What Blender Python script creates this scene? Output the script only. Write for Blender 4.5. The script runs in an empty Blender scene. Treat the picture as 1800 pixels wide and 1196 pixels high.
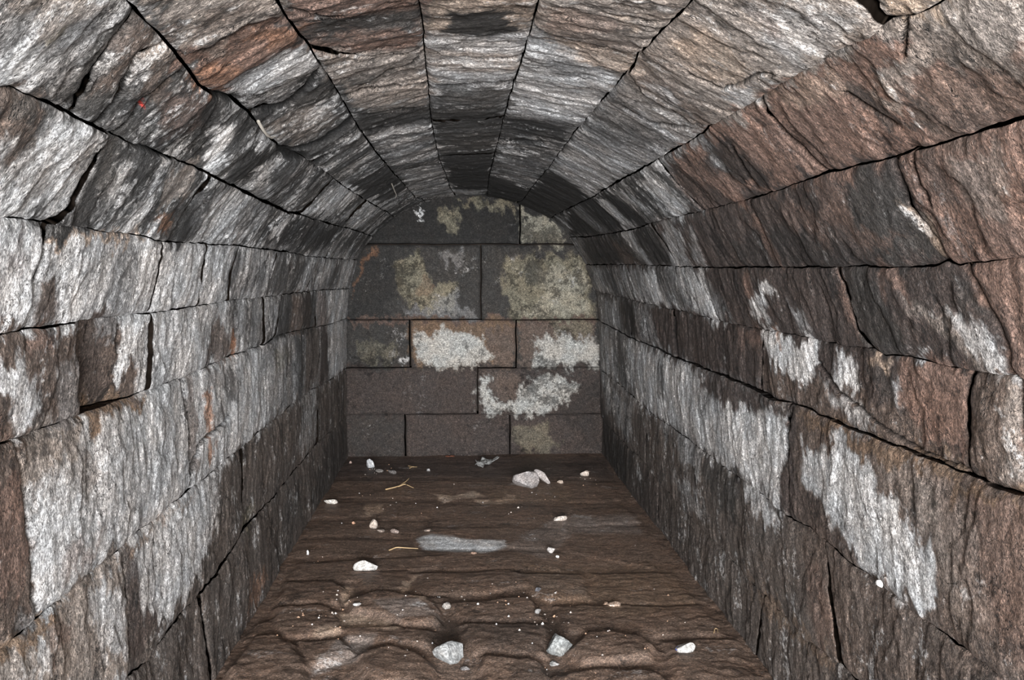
import bpy, math, random
import numpy as np
from mathutils import Vector, Euler, Matrix

# ------------------------------------------------------------------ camera, light, exposure
F = 1367.0                      # focal length in pixels of the 1800 x 1196 frame
CAM_H = 1.31                    # eye height over the floor, metres
PITCH = math.atan((598 - 474) / F)
YAW = math.atan(((812 - 900) / F) / math.sqrt(1 + ((598 - 474) / F) ** 2))
DEPTH = 5.47                    # camera to end wall along the tunnel

scn = bpy.context.scene
COL = scn.collection
cam_data = bpy.data.cameras.new('camera')
cam_data.sensor_width = 36.0
cam_data.lens = 36.0 * F / 1800.0
cam_data.clip_start = 0.02
cam = bpy.data.objects.new('camera', cam_data)
COL.objects.link(cam)
cam.location = (0, 0, CAM_H)
cam.rotation_euler = (math.pi / 2 - PITCH, 0, YAW)
scn.camera = cam

scn.view_settings.view_transform = 'Standard'
scn.view_settings.look = 'None'
scn.view_settings.gamma = 1.0
scn.view_settings.use_curve_mapping = False
scn.view_settings.exposure = 0.0

world = bpy.data.worlds.new('world')
scn.world = world
world.use_nodes = True
world.node_tree.nodes['Background'].inputs[0].default_value = (0.80, 0.88, 1.0, 1)
world.node_tree.nodes['Background'].inputs[1].default_value = 0.10

def area_light(name, loc, target, sx, sy, watts, colour):
    d = bpy.data.lights.new(name, 'AREA')
    d.shape = 'RECTANGLE'; d.size = sx; d.size_y = sy
    d.energy = watts; d.color = colour
    o = bpy.data.objects.new(name, d); COL.objects.link(o)
    o.location = loc
    o.rotation_euler = (Vector(target) - Vector(loc)).to_track_quat('-Z', 'Y').to_euler()
    return o
# the photographer's flash, held just beside the lens
FLASH = area_light('camera_flash', (0.09, -0.16, CAM_H + 0.06), (0.05, 5.0, CAM_H - 0.25), 0.10, 0.07, 25, (1.0, 0.97, 0.94))
# open daylight standing in the entrance some way behind the photographer
DAY = area_light('entrance_daylight', (0.05, -3.6, CAM_H - 0.15), (0.05, 5.0, CAM_H - 0.25), 2.6, 2.0, 1320, (0.97, 0.98, 1.0))

# ------------------------------------------------------------------ numeric helpers
rng = np.random.RandomState(7)
PERM = rng.permutation(256).astype(np.int32)
PERM = np.concatenate([PERM, PERM, PERM])
GR = rng.normal(size=(256, 3)); GR /= np.linalg.norm(GR, axis=1)[:, None]

def perlin(x, y, z):
    xi = np.floor(x).astype(np.int32); yi = np.floor(y).astype(np.int32); zi = np.floor(z).astype(np.int32)
    xf = x - xi; yf = y - yi; zf = z - zi
    u = xf * xf * xf * (xf * (xf * 6 - 15) + 10)
    v = yf * yf * yf * (yf * (yf * 6 - 15) + 10)
    w = zf * zf * zf * (zf * (zf * 6 - 15) + 10)
    def g(a, b, c):
        h = PERM[PERM[PERM[(xi + a) & 255] + ((yi + b) & 255)] + ((zi + c) & 255)]
        q = GR[h]
        return q[..., 0] * (xf - a) + q[..., 1] * (yf - b) + q[..., 2] * (zf - c)
    def l(a, b, t): return a + t * (b - a)
    return l(l(l(g(0,0,0), g(1,0,0), u), l(g(0,1,0), g(1,1,0), u), v),
             l(l(g(0,0,1), g(1,0,1), u), l(g(0,1,1), g(1,1,1), u), v), w)

def fbm(x, y, z, n=4, gain=0.5):
    s = 0; a = 1.0; f = 1.0
    for i in range(n):
        s = s + a * perlin(x * f + 17.3 * i, y * f + 5.1 * i, z * f + 9.7 * i)
        a *= gain; f *= 2.03
    return s

def sstep(a, b, x):
    t = np.clip((x - a) / (b - a), 0, 1)
    return t * t * (3 - 2 * t)

cp, sp = math.cos(PITCH), math.sin(PITCH)
cy_, sy_ = math.cos(YAW), math.sin(YAW)
def ray(px, py):
    """direction (camera at the origin) seen at a pixel; y runs down the tunnel, z is up"""
    a = (np.asarray(px, float) - 900) / F; b = (598 - np.asarray(py, float)) / F
    fw = cp + b * sp; up = b * cp - sp
    return a * cy_ - fw * sy_, a * sy_ + fw * cy_, up
def pix(x, y, z):
    a = x * cy_ + y * sy_; fw = -x * sy_ + y * cy_
    dz = fw * cp - z * sp; up = fw * sp + z * cp
    dz = np.maximum(dz, 0.05)
    return 900 + F * a / dz, 598 - F * up / dz

# ------------------------------------------------------------------ tunnel cross-section
prof_px = [(612,802),(610,730),(609,647),(610,561),(615,508),(627,457),(643,432),(660,413),(691,383),(735,358),
           (770,348),(800,344),(856,344),(913,357),(968,385),(1003,420),(1030,466),(1045,511),(1050,563),(1054,651),(1056,733),(1058,802)]
PX, PY = np.array(prof_px, float).T
rx, ry, rz = ray(PX, PY)
prx, prz = rx / ry * DEPTH, rz / ry * DEPTH
prx = np.concatenate([[prx[0]], prx, [prx[-1]]]); prz = np.concatenate([[prz[0] - 0.3], prz, [prz[-1] - 0.3]])
tt = np.linspace(0, len(prx) - 1, 900)
fx_ = np.interp(tt, np.arange(len(prx)), prx); fz_ = np.interp(tt, np.arange(len(prx)), prz)
k_ = np.hanning(45); k_ /= k_.sum()
sxp = np.convolve(np.pad(fx_, 22, mode='edge'), k_, 'valid'); szp = np.convolve(np.pad(fz_, 22, mode='edge'), k_, 'valid')
TH = np.arctan2(sxp, szp); RR = np.hypot(sxp, szp)
keep = np.concatenate([[True], np.diff(TH) > 1e-5]); TH = TH[keep]; RR = RR[keep]
PRX = RR * np.sin(TH); PRZ = RR * np.cos(TH)
SS = np.concatenate([[0], np.cumsum(np.hypot(np.diff(PRX), np.diff(PRZ)))])
def surf(th, y):
    r = np.interp(th, TH, RR)
    return r * np.sin(th), y, r * np.cos(th)
def nrm(th):
    """outward normal (away from the open space)"""
    e = 0.02
    x0, _, z0 = surf(th - e, 0 * th); x1, _, z1 = surf(th + e, 0 * th)
    tx, tz = x1 - x0, z1 - z0
    n = np.hypot(tx, tz)
    return -tz / n, tx / n
def to_surf(px, py):
    x, y, z = ray(px, py)
    th = np.arctan2(x, z); r = np.interp(th, TH, RR)
    return th, y * r / np.hypot(x, z)

# ------------------------------------------------------------------ course lines (joints that run down the tunnel)
LINES = [
 [(612,802),(588,867),(532,947),(470,1044),(400,1173)],
 [(609,733),(585,756),(560,778),(536,807),(510,840),(480,877),(430,930),(403,980),(363,1033),(300,1107),(260,1165),(222,1196)],
 [(611,647),(583,667),(554,682),(514,711),(482,738),(456,760),(425,789),(380,826),(337,860),(280,910),(213,963),(157,1013),(103,1060),(60,1093),(0,1143)],
 [(607,561),(576,572),(534,579),(489,590),(460,610),(429,619),(400,629),(365,646),(344,656),(324,664),(262,688),(200,711),(142,731),(89,751),(44,767),(0,780)],
 [(614,508),(567,510),(489,520),(409,528),(356,537),(316,544),(262,552),(234,554),(185,561),(145,568),(100,574),(49,580),(0,587)],
 [(623,457),(589,455),(545,451),(500,443),(460,438),(416,432),(376,431),(334,427),(287,426),(256,417),(189,409),(145,399),(82,396),(44,387),(0,384)],
 [(636,409),(596,398),(567,390),(529,379),(509,377),(440,345),(380,312),(311,284),(288,278),(264,263),(234,254),(197,239),(167,221),(140,209),(107,194),(60,172),(20,156),(0,159)],
 [(680,372),(671,368),(624,341),(591,318),(575,304),(548,288),(505,271),(468,237),(445,207),(411,182),(385,171),(348,147),(324,114),(308,92),(291,72),(271,50),(244,28),(227,0)],
 [(745,352),(731,348),(695,308),(661,268),(634,231),(601,174),(578,134),(569,124),(548,90),(525,60),(502,27),(487,0)],
 [(800,343),(792,334),(785,311),(772,278),(762,234),(757,201),(752,140),(746,87),(743,40),(736,0)],
 [(856,344),(859,314),(868,278),(881,227),(888,197),(904,147),(918,104),(929,64),(938,37),(946,0)],
 [(905,358),(920,351),(933,331),(964,296),(1010,234),(1054,184),(1087,147),(1114,114),(1124,90),(1158,57),(1191,23),(1213,0)],
 [(968,384),(977,378),(1044,346),(1087,318),(1151,284),(1191,261),(1234,237),(1250,219),(1294,194),(1334,172),(1361,151),(1427,114),(1488,77),(1528,60),(1561,38),(1600,34),(1625,22),(1665,0),(1720,-32)],
 [(1000,418),(1033,418),(1071,412),(1122,402),(1142,393),(1178,383),(1200,380),(1240,370),(1310,353),(1374,334),(1434,311),(1457,303),(1521,291),(1571,279),(1601,268),(1685,246),(1735,231),(1800,212)],
 [(1028,466),(1067,466),(1133,467),(1211,471),(1278,471),(1356,471),(1467,471),(1569,471),(1633,471),(1658,461),(1681,467),(1717,464),(1800,457)],
 [(1044,511),(1082,521),(1100,526),(1178,544),(1240,558),(1278,569),(1300,574),(1369,586),(1439,600),(1494,612),(1531,612),(1550,625),(1592,629),(1633,639),(1689,651),(1744,660),(1800,669)],
 [(1049,563),(1082,580),(1116,598),(1156,613),(1189,630),(1222,642),(1263,658),(1311,678),(1350,699),(1400,713),(1463,741),(1563,781),(1656,820),(1691,833),(1751,861),(1800,872)],
 [(1056,651),(1089,676),(1116,700),(1142,725),(1185,754),(1227,785),(1267,818),(1307,843),(1343,873),(1366,894),(1403,919),(1449,949),(1489,985),(1545,1028),(1588,1062),(1631,1095),(1681,1131),(1760,1191)],
 [(1055,733),(1090,775),(1133,815),(1156,847),(1191,885),(1234,933),(1267,967),(1310,1015),(1356,1063),(1409,1118),(1462,1158),(1500,1196)],
 [(1060,802),(1088,858),(1120,900),(1155,947),(1198,1009),(1253,1086),(1309,1190)],
]
LN = []
YG = np.linspace(0.2, DEPTH + 0.3, 1500)
for i, pts in enumerate(LINES):
    a = np.array(pts, float)
    if i in (0, 19):            # the wall foot runs on below the floor line
        a[:, 1] += np.linspace(6, 22, len(a))
    th, y = to_surf(a[:, 0], a[:, 1])
    o = np.argsort(y)
    g = np.interp(YG, y[o], th[o])
    g = g + 0.006 * perlin(YG * 9 + 3.1 * i, YG * 0 + 7.7 * i, YG * 0) + 0.004 * perlin(YG * 27 + 3.1 * i, YG * 0 + 2.7 * i, YG * 0)
    LN.append(g)
def line(i, y): return np.interp(y, YG, LN[i])

# head joints of each course, far to near: pixel polylines between line k and line k+1
HEADS = {
 0: [[(545,802),(548,905)],[(470,890),(492,1005)],[(352,1045),(372,1190)]],
 1: [[(558,683),(559,780)],[(427,790),(429,860),(430,930)],[(213,966),(223,1013),(228,1067),(227,1133),(223,1190)]],
 2: [[(576,573),(577,668)],[(534,580),(534,692)],[(514,586),(515,708)],[(463,611),(466,693),(470,748)],[(324,665),(331,716),(336,782),(337,858)],[(24,774),(33,820),(47,933),(57,1033),(62,1090)]],
 3: [[(556,513),(556,576)],[(497,520),(484,590)],[(466,523),(467,595),(465,606)],[(384,533),(378,560),(367,576),(365,642)],[(268,552),(266,620),(262,687)],[(142,570),(146,649),(144,730)]],
 4: [[(560,452),(536,515)],[(486,443),(467,522)],[(422,432),(405,483),(400,530)],[(367,431),(356,483),(349,537)],[(287,426),(276,495),(262,552)],[(86,398),(78,448),(65,495),(59,535),(51,579)]],
 5: [[(596,400),(575,454)],[(512,379),(485,394),(469,417),(458,437)],[(370,310),(330,365),(290,425)],[(197,240),(160,301),(124,365),(90,396)]],
 6: [[(646,354),(600,399)],[(591,319),(560,350),(534,378)],[(506,273),(475,301),(438,316),(412,326)],[(395,176),(361,231),(325,268),(311,284)],[(294,78),(247,97),(224,134),(200,177),(170,222)],[(243,30),(214,64),(187,100),(150,150),(130,205)]],
 7: [[(700,312),(624,340)],[(656,263),(591,318)],[(638,237),(551,287)],[(621,213),(561,254),(508,270)],[(568,126),(548,160),(518,191),(449,208)],[(567,122),(535,137),(495,157),(458,174),(401,175)],[(498,20),(401,43),(368,64),(308,90)]],
 8: [[(774,284),(698,310)],[(755,211),(701,224),(637,234)],[(745,87),(695,97),(634,100),(549,90)]],
 9: [[(782,305),(861,312)],[(774,276),(868,273)],[(757,211),(834,214),(884,205)],[(747,80),(787,100),(851,104),(917,99)]],
 10:[[(861,308),(930,331)],[(884,221),(934,231),(1012,258)],[(938,41),(1001,64),(1068,80),(1128,89)]],
 11:[[(965,300),(1000,321),(1043,346)],[(1111,128),(1134,164),(1167,184),(1218,214),(1250,219)],[(1534,0),(1546,20),(1561,38)]],
 12:[[(1068,328),(1096,350),(1140,393)],[(1154,284),(1188,321),(1238,370)],[(1334,175),(1345,200),(1387,247),(1452,303)]],
 13:[[(1067,413),(1085,443),(1131,467)],[(1142,394),(1190,470)],[(1317,353),(1350,420),(1370,470)],[(1571,280),(1585,314),(1601,368),(1631,408),(1656,442),(1672,466)]],
 14:[[(1064,467),(1088,523)],[(1215,472),(1262,566)],[(1467,471),(1489,522),(1506,581),(1531,613)],[(1690,467),(1720,510),(1752,565),(1772,605),(1783,665)]],
 15:[[(1100,527),(1108,595)],[(1180,546),(1186,627)],[(1336,580),(1334,616),(1330,688)],[(1696,653),(1689,698),(1691,833)],[(1776,666),(1789,786),(1796,868)]],
 16:[[(1083,582),(1087,672)],[(1384,708),(1386,800),(1388,903)]],
 17:[[(1140,724),(1136,760),(1134,812)],[(1449,951),(1455,1010),(1462,1072),(1474,1165)]],
 18:[[(1155,847),(1156,911),(1160,950)],[(1340,1048),(1322,1185)]],
}
# standing-proud (negative) or set-back (positive) of single stones: course -> list far to near
SETBACK = {
 3: {5: 0.004, 3: 0.004, 4: 0.0}, 2: {}, 4: {}, 7: {4: 0.012, 5: 0.022, 6: 0.0, 3: -0.004, 7: -0.012},
 6: {3: 0.012, 2: 0.02}, 15: {0:0.004,1:0.006,2:0.008,3:0.010,4:0.010,5:0.010}, 16: {0:-.003,1:-.004,2:-.004}, 12: {1: -0.006, 2: 0.0, 3: 0.004},
 11: {2: -0.012, 1: 0.0, 3: 0.0}, 10: {3: -0.012}, 9: {4: -0.006},
}

GAPS = {7: .0030, 8: .0022, 12: .0026, 11: .0020, 14: .0018}   # half widths of the opened joints, metres

# ------------------------------------------------------------------ stone stains and tones, with some floor shade painted in
#  kind: (stone colour, share of pale mineral streaks, share of dark streaks)
KIND = {
 'W': ((.60,.592,.585), .36, .22), 'L': ((.43,.423,.418), .36, .20), 'G': ((.25,.243,.238), .46, .52),
 'M': ((.060,.058,.056), .56, .50), 'K': ((.016,.0152,.0145), .10, .0), 'D': ((.045,.0415,.038), .24, .30),
 'N': ((.062,.047,.041), .12, .38), 'B': ((.115,.086,.070), .20, .42), 'R': ((.175,.112,.087), .10, .38),
 'O': ((.28,.135,.070), .15, .22), 'T': ((.27,.230,.200), .30, .48), 'P': ((.42,.32,.245), .35, .35),
 'E': ((.17,.112,.072), .10, .15), 'Y': ((.23,.205,.145), .20, .92), 'Q': ((.095,.078,.067), .27, .45),
}
# (kind, strength, feather in px, outline in the photograph's frame); later ones lie on top
ST_VAULT = [
 # ---- broad grounds
 ('M',1,60,[(-400,-400),(1050,-400),(1050,200),(1000,420),(600,460),(-400,500)]),
 ('L',1,40,[(-400,380),(300,420),(480,435),(430,600),(470,750),(300,900),(-400,1300)]),
 ('G',1,40,[(400,430),(620,450),(615,660),(460,760)]),
 ('Q',1,30,[(620,640),(540,690),(380,830),(215,975),(225,1250),(420,1250),(620,820)]),
 ('N',1,60,[(1020,400),(1240,360),(1460,290),(2200,100),(2200,1500),(1250,1500),(1040,820),(1040,500)]),
 ('T',1,50,[(930,-300),(2200,-300),(2200,60),(1560,60),(1240,240),(1100,130),(930,30)]),
 ('R',1,30,[(1240,230),(1560,60),(2200,-100),(2200,220),(1460,310),(1330,350),(1240,360)]),
 # ---- upper left corner
 ('G',1,40,[(-400,-400),(230,-300),(240,30),(150,150),(0,160),(-400,160)]),
 ('T',.8,30,[(20,-60),(240,-60),(200,20),(60,60)]),
 ('W',.9,25,[(-60,70),(60,80),(75,120),(30,160),(-60,160)]),
 ('W',.8,18,[(140,-20),(225,-20),(215,25),(165,20)]),
 ('Y',.6,12,[(60,50),(100,45),(90,70),(60,75)]),
 ('D',.9,14,[(200,40),(240,35),(185,100),(150,150),(135,185),(120,170),(150,110)]),
 ('B',.8,18,[(243,32),(290,75),(247,97),(205,140),(160,160),(190,95)]),
 ('M',.75,25,[(200,150),(230,100),(290,80),(320,110),(345,150),(330,220),(230,250),(170,220)]),
 ('T',.7,10,[(250,88),(300,80),(315,105),(285,120),(245,105)]),
 ('R',.45,20,[(300,140),(370,170),(355,225),(300,235),(290,180)]),
 ('B',.7,14,[(230,120),(300,110),(290,170),(240,160)]),
 ('D',.5,14,[(150,150),(200,150),(170,220),(130,200)]),
 ('B',.9,20,[(-50,160),(20,158),(80,180),(60,240),(-50,250)]),
 ('D',.8,16,[(10,170),(55,180),(50,225),(0,225)]),
 ('W',.75,24,[(-60,250),(60,255),(100,185),(190,245),(120,365),(-60,380)]),
 ('T',.4,24,[(0,250),(130,230),(170,270),(100,340),(20,330)]),
 ('D',.9,10,[(197,242),(215,250),(175,320),(158,325),(165,285)]),
 ('M',.8,26,[(270,300),(390,310),(360,400),(200,400),(240,330)]),
 ('W',1,12,[(385,225),(420,225),(400,285),(372,305),(360,290)]),
 ('D',.9,14,[(430,250),(500,275),(470,300),(420,310),(385,300)]),
 ('W',.55,20,[(430,330),(480,335),(430,420),(380,425),(370,380)]),
 ('D',.8,14,[(290,360),(345,360),(320,420),(280,425),(275,385)]),
 ('O',.45,8,[(275,372),(310,378),(290,410),(270,400)]),
 ('W',.6,18,[(340,330),(400,330),(370,425),(330,425)]),
 ('K',.75,16,[(460,395),(530,385),(600,400),(560,440),(470,440)]),
 ('W',.8,8,[(95,225),(130,215),(140,300),(100,350),(85,300)]),
 ('W',.7,7,[(255,320),(275,315),(240,400),(215,402)]),
 ('W',.6,7,[(210,275),(235,270),(205,345),(180,360)]),
 ('T',.7,9,[(285,300),(340,305),(330,345),(280,355)]),
 ('K',.75,7,[(245,270),(265,268),(230,330),(215,340)]),
 ('K',.7,7,[(160,290),(180,270),(150,380),(120,392)]),
 ('K',.8,8,[(345,330),(375,318),(350,400),(320,428),(300,425)]),
 ('K',.8,8,[(440,262),(498,272),(470,296),(440,310),(400,312)]),
 ('W',.8,4,[(470,288),(500,279),(492,290),(445,310),(440,306)]),
 ('W',.8,4,[(488,425),(470,400),(500,385),(512,382)]),
 ('L',.8,6,[(440,335),(490,340),(455,400),(420,425)]),
 ('K',.6,6,[(300,215),(345,190),(350,205),(290,250),(262,258)]),
 ('K',.7,6,[(370,190),(392,178),(370,235),(330,270),(322,262)]),
 ('D',.7,12,[(415,400),(450,330),(480,350),(440,400)]),
 ('Z',1,3,[(244,182),(256,184),(254,192),(246,192)]),
 # ---- second voussoir row, left
 ('T',1,16,[(230,-60),(487,-60),(500,25),(400,45),(320,75),(290,70)]),
 ('B',.6,18,[(330,0),(430,0),(400,40),(350,50)]),
 ('R',1,12,[(320,72),(500,22),(545,88),(480,110),(400,165),(370,165),(325,110)]),
 ('O',.45,16,[(440,50),(505,40),(520,75),(450,90)]),
 ('O',.45,14,[(330,120),(380,110),(410,130),(390,160),(355,150)]),
 ('T',.55,14,[(340,70),(410,55),(400,95),(360,100)]),
 ('L',.85,12,[(400,150),(470,95),(560,92),(568,124),(480,165),(420,172)]),
 ('G',.8,10,[(415,178),(530,140),(560,130),(520,185),(450,205)]),
 ('D',.6,10,[(470,200),(560,160),(600,180),(540,200)]),
 ('T',.55,14,[(470,225),(560,195),(600,190),(590,225),(520,262)]),
 ('K',.8,10,[(600,330),(680,290),(720,330),(660,355)]),
 ('W',.65,8,[(540,370),(600,322),(640,335),(575,385)]),
 ('W',.5,8,[(600,385),(650,345),(670,365),(630,405)]),
 # ---- third row, left
 ('R',.8,16,[(495,-60),(735,-60),(742,60),(700,95),(560,92),(520,40)]),
 ('D',.95,14,[(535,35),(640,22),(740,20),(735,65),(620,75),(550,75)]),
 ('R',.75,10,[(600,60),(700,50),(742,70),(735,85),(620,80)]),
 ('T',.85,14,[(555,90),(745,88),(752,190),(640,190),(590,140)]),
 ('D',.85,8,[(610,140),(700,120),(740,105),(735,120),(620,150)]),
 ('T',.6,10,[(690,105),(745,100),(750,145),(705,140)]),
 ('K',.6,12,[(620,190),(755,175),(757,215),(635,232)]),
 ('G',.5,12,[(650,240),(750,215),(765,260),(700,290)]),
 ('G',.5,10,[(700,300),(780,290),(800,342),(735,348)]),
 # ---- crown
 ('P',.55,20,[(745,-60),(945,-60),(930,60),(910,105),(750,95)]),
 ('L',.75,16,[(745,60),(930,50),(900,190),(755,190)]),
 ('P',.45,10,[(750,85),(920,100),(915,130),(750,120)]),
 ('K',.95,9,[(795,12),(870,6),(912,20),(900,55),(860,62),(800,60),(790,40)]),
 ('K',.6,9,[(915,8),(945,0),(940,30),(920,30)]),
 ('D',.9,16,[(780,150),(870,150),(895,165),(880,215),(757,215),(757,180)]),
 ('K',.6,12,[(760,190),(885,190),(880,235),(764,240)]),
 ('D',.8,12,[(765,230),(875,230),(868,280),(775,280)]),
 ('K',1,6,[(776,272),(866,270),(858,345),(800,345)]),
 ('W',.35,5,[(790,334),(850,332),(850,341),(795,343)]),
 # ---- right of crown
 ('T',.8,16,[(945,-60),(1215,-60),(1190,30),(1130,85),(938,42)]),
 ('B',.6,14,[(950,30),(1120,60),(1120,85),(1000,60)]),
 ('R',.45,12,[(960,0),(1080,10),(1060,40),(960,40)]),
 ('P',.5,8,[(1075,22),(1120,18),(1125,50),(1090,45)]),
 ('L',.9,16,[(938,44),(1060,80),(1120,95),(1050,185),(1010,230),(890,195)]),
 ('P',.7,12,[(960,60),(1125,92),(1110,130),(1050,120),(980,80)]),
 ('D',.5,8,[(930,95),(1010,110),(1060,135),(1000,135),(930,110)]),
 ('K',.7,12,[(885,195),(1020,215),(1000,255),(880,225)]),
 ('M',1,8,[(882,228),(1000,258),(965,300),(930,330),(862,308)]),
 ('G',.35,8,[(890,270),(970,280),(935,328),(870,300)]),
 ('K',1,5,[(862,308),(930,331),(905,362),(856,347)]),
 # ---- large pale stone right of crown
 ('T',.9,20,[(1213,-60),(1534,-60),(1560,35),(1250,218),(1115,130)]),
 ('L',.5,20,[(1330,0),(1520,0),(1480,70),(1400,100),(1330,40)]),
 ('P',.6,20,[(1200,30),(1300,60),(1330,120),(1260,130),(1200,80)]),
 ('B',.65,14,[(1115,90),(1180,130),(1250,180),(1240,215),(1180,190),(1120,140)]),
 ('R',.35,12,[(1340,0),(1380,30),(1370,50),(1340,30)]),
 ('L',.6,9,[(1145,140),(1190,150),(1210,185),(1170,180)]),
 ('L',.6,9,[(1280,135),(1340,140),(1310,175),(1270,160)]),
 ('P',1,4,[(1534,-60),(1800,-60),(1720,-30),(1640,20),(1600,36),(1565,34)]),
 ('G',1,14,[(1112,132),(1170,186),(1245,220),(1190,262),(1045,345),(965,302),(1060,180)]),
 ('T',.6,10,[(1112,120),(1240,225),(1200,250),(1120,190),(1070,190)]),
 ('D',.6,12,[(1050,200),(1160,215),(1140,260),(1040,240)]),
 ('L',.5,10,[(970,290),(1010,250),(1120,280),(1060,330)]),
 ('K',1,4,[(965,300),(1003,320),(1040,347),(968,386),(905,360)]),
 # ---- second row right of the pale stone
 ('R',1,14,[(1250,219),(1334,175),(1452,303),(1330,350),(1240,370),(1170,300)]),
 ('N',.9,12,[(1155,285),(1215,300),(1260,330),(1300,355),(1238,370),(1190,320)]),
 ('K',.85,12,[(1220,245),(1280,235),(1350,300),(1365,325),(1310,330),(1240,290)]),
 ('G',.9,10,[(1228,242),(1245,245),(1285,300),(1268,298),(1235,262)]),
 ('M',1,5,[(1151,284),(1190,322),(1236,370),(1200,380),(1142,393),(1095,350),(1070,328)]),
 ('W',.55,8,[(1140,300),(1180,325),(1225,370),(1190,375),(1140,330)]),
 ('K',1,8,[(1000,365),(1070,330),(1140,393),(1070,413),(1000,418)]),
 ('W',.55,4,[(1047,350),(1060,348),(1118,398),(1102,404)]),
 ('G',.4,6,[(1005,368),(1020,362),(1070,410),(1058,414)]),
 ('R',1,14,[(1334,175),(1480,90),(1590,110),(1600,268),(1452,303)]),
 ('P',.35,16,[(1350,180),(1460,120),(1500,160),(1400,190)]),
 ('T',.9,16,[(1590,30),(1850,-60),(1850,100),(1660,130),(1560,165),(1590,110)]),
 ('T',.7,14,[(1520,150),(1600,130),(1620,170),(1570,190),(1530,175)]),
 ('D',.7,10,[(1480,140),(1520,165),(1600,225),(1620,180),(1650,180),(1620,240),(1560,225),(1500,180)]),
 ('B',.6,16,[(1600,190),(1800,100),(1850,150),(1800,210),(1650,250)]),
 ('D',.4,18,[(1620,110),(1800,90),(1800,120),(1640,160)]),
 # ---- springing row, right
 ('N',1,16,[(1240,372),(1457,305),(1571,282),(1600,380),(1660,462),(1240,470)]),
 ('D',.8,14,[(1460,315),(1560,300),(1600,370),(1650,460),(1560,465),(1500,400)]),
 ('R',.5,14,[(1440,310),(1480,312),(1520,400),(1600,430),(1540,440),(1440,360)]),
 ('R',.35,12,[(1370,350),(1460,380),(1480,420),(1400,400)]),
 ('K',.6,10,[(1290,420),(1360,400),(1480,430),(1560,468),(1310,470)]),
 ('R',.5,7,[(1310,365),(1325,365),(1375,445),(1368,470),(1350,450)]),
 ('R',1,16,[(1571,280),(1850,200),(1850,470),(1672,464),(1630,400)]),
 ('D',.5,12,[(1610,270),(1640,268),(1690,350),(1670,360),(1630,310)]),
 ('T',.5,20,[(1660,260),(1760,250),(1800,330),(1720,380)]),
 ('W',1,7,[(1587,366),(1600,360),(1628,378),(1618,402),(1605,400)]),
 ('P',.6,8,[(1580,350),(1640,380),(1660,450),(1620,410)]),
 ('D',.9,10,[(1060,415),(1142,393),(1200,470),(1131,467)]),
 ('W',.55,5,[(1090,408),(1108,404),(1150,466),(1137,467)]),
 ('K',.8,6,[(1112,404),(1135,398),(1180,468),(1158,468)]),
 ('L',.6,6,[(1160,392),(1200,400),(1215,470),(1185,470)]),
 ('L',.4,8,[(1215,400),(1235,420),(1245,470),(1225,470)]),
 ('K',.8,6,[(1022,422),(1065,415),(1085,440),(1105,465),(1040,465)]),
 ('B',.7,6,[(1076,430),(1100,432),(1125,462),(1095,462)]),
 # ---- row below the horizon, right
 ('G',.9,12,[(1040,470),(1230,472),(1290,570),(1100,525),(1048,510)]),
 ('K',.8,5,[(1060,470),(1073,470),(1095,522),(1082,520)]),
 ('W',.8,6,[(1130,480),(1150,478),(1178,542),(1150,532)]),
 ('W',.6,7,[(1195,480),(1215,475),(1275,560),(1245,558)]),
 ('D',.6,6,[(1160,480),(1180,478),(1215,545),(1195,545)]),
 ('R',.6,6,[(1300,475),(1316,475),(1335,520),(1360,560),(1350,575),(1325,525)]),
 ('W',.8,6,[(1335,500),(1350,495),(1375,520),(1365,525),(1345,512),(1348,560),(1340,550)]),
 ('L',1,6,[(1325,533),(1345,535),(1362,580),(1330,575)]),
 ('L',.5,10,[(1390,530),(1415,540),(1430,598),(1415,596)]),
 ('D',.8,14,[(1475,475),(1540,480),(1580,560),(1600,625),(1540,615),(1510,580)]),
 ('R',.5,6,[(1460,474),(1475,475),(1500,560),(1512,590),(1498,575),(1480,530)]),
 ('R',.7,10,[(1540,475),(1580,475),(1600,520),(1560,510)]),
 ('T',.6,16,[(1590,520),(1680,540),(1740,600),(1780,660),(1720,650),(1640,570)]),
 ('L',.85,12,[(1660,540),(1700,550),(1760,610),(1785,662),(1740,655),(1700,600)]),
 ('R',.9,14,[(1690,470),(1850,458),(1850,670),(1783,665),(1755,565)]),
 ('D',.5,10,[(1680,500),(1720,510),(1750,560),(1700,540)]),
 ('W',.5,4,[(1600,615),(1640,632),(1635,640),(1605,628)]),
 # ---- course above the ledge, right
 ('D',.7,10,[(1050,515),(1100,528),(1108,596),(1052,565)]),
 ('G',.7,8,[(1050,520),(1085,530),(1098,590),(1055,565)]),
 ('K',.8,6,[(1098,530),(1115,532),(1120,595),(1104,595)]),
 ('G',.7,6,[(1115,535),(1145,545),(1160,608),(1125,598)]),
 ('N',1,10,[(1165,550),(1336,580),(1330,686),(1180,625)]),
 ('R',.5,10,[(1290,578),(1336,582),(1332,620),(1300,605)]),
 ('W',.95,8,[(1338,590),(1352,592),(1430,605),(1425,675),(1395,668),(1350,640)]),
 ('O',.55,4,[(1358,588),(1370,590),(1370,610),(1358,612)]),
 ('W',.95,8,[(1460,612),(1485,618),(1508,695),(1480,690),(1462,655)]),
 ('B',.9,12,[(1335,640),(1420,680),(1520,700),(1600,745),(1690,800),(1690,833),(1340,690)]),
 ('L',.6,8,[(1440,680),(1480,700),(1530,740),(1520,760),(1490,745)]),
 ('P',.7,7,[(1525,618),(1555,625),(1550,655),(1530,645)]),
 ('R',1,14,[(1570,628),(1690,655),(1690,830),(1600,770),(1570,690)]),
 ('D',.5,10,[(1515,620),(1560,660),(1590,740),(1550,710)]),
 ('W',.4,5,[(1556,665),(1566,665),(1580,715),(1570,712)]),
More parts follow.
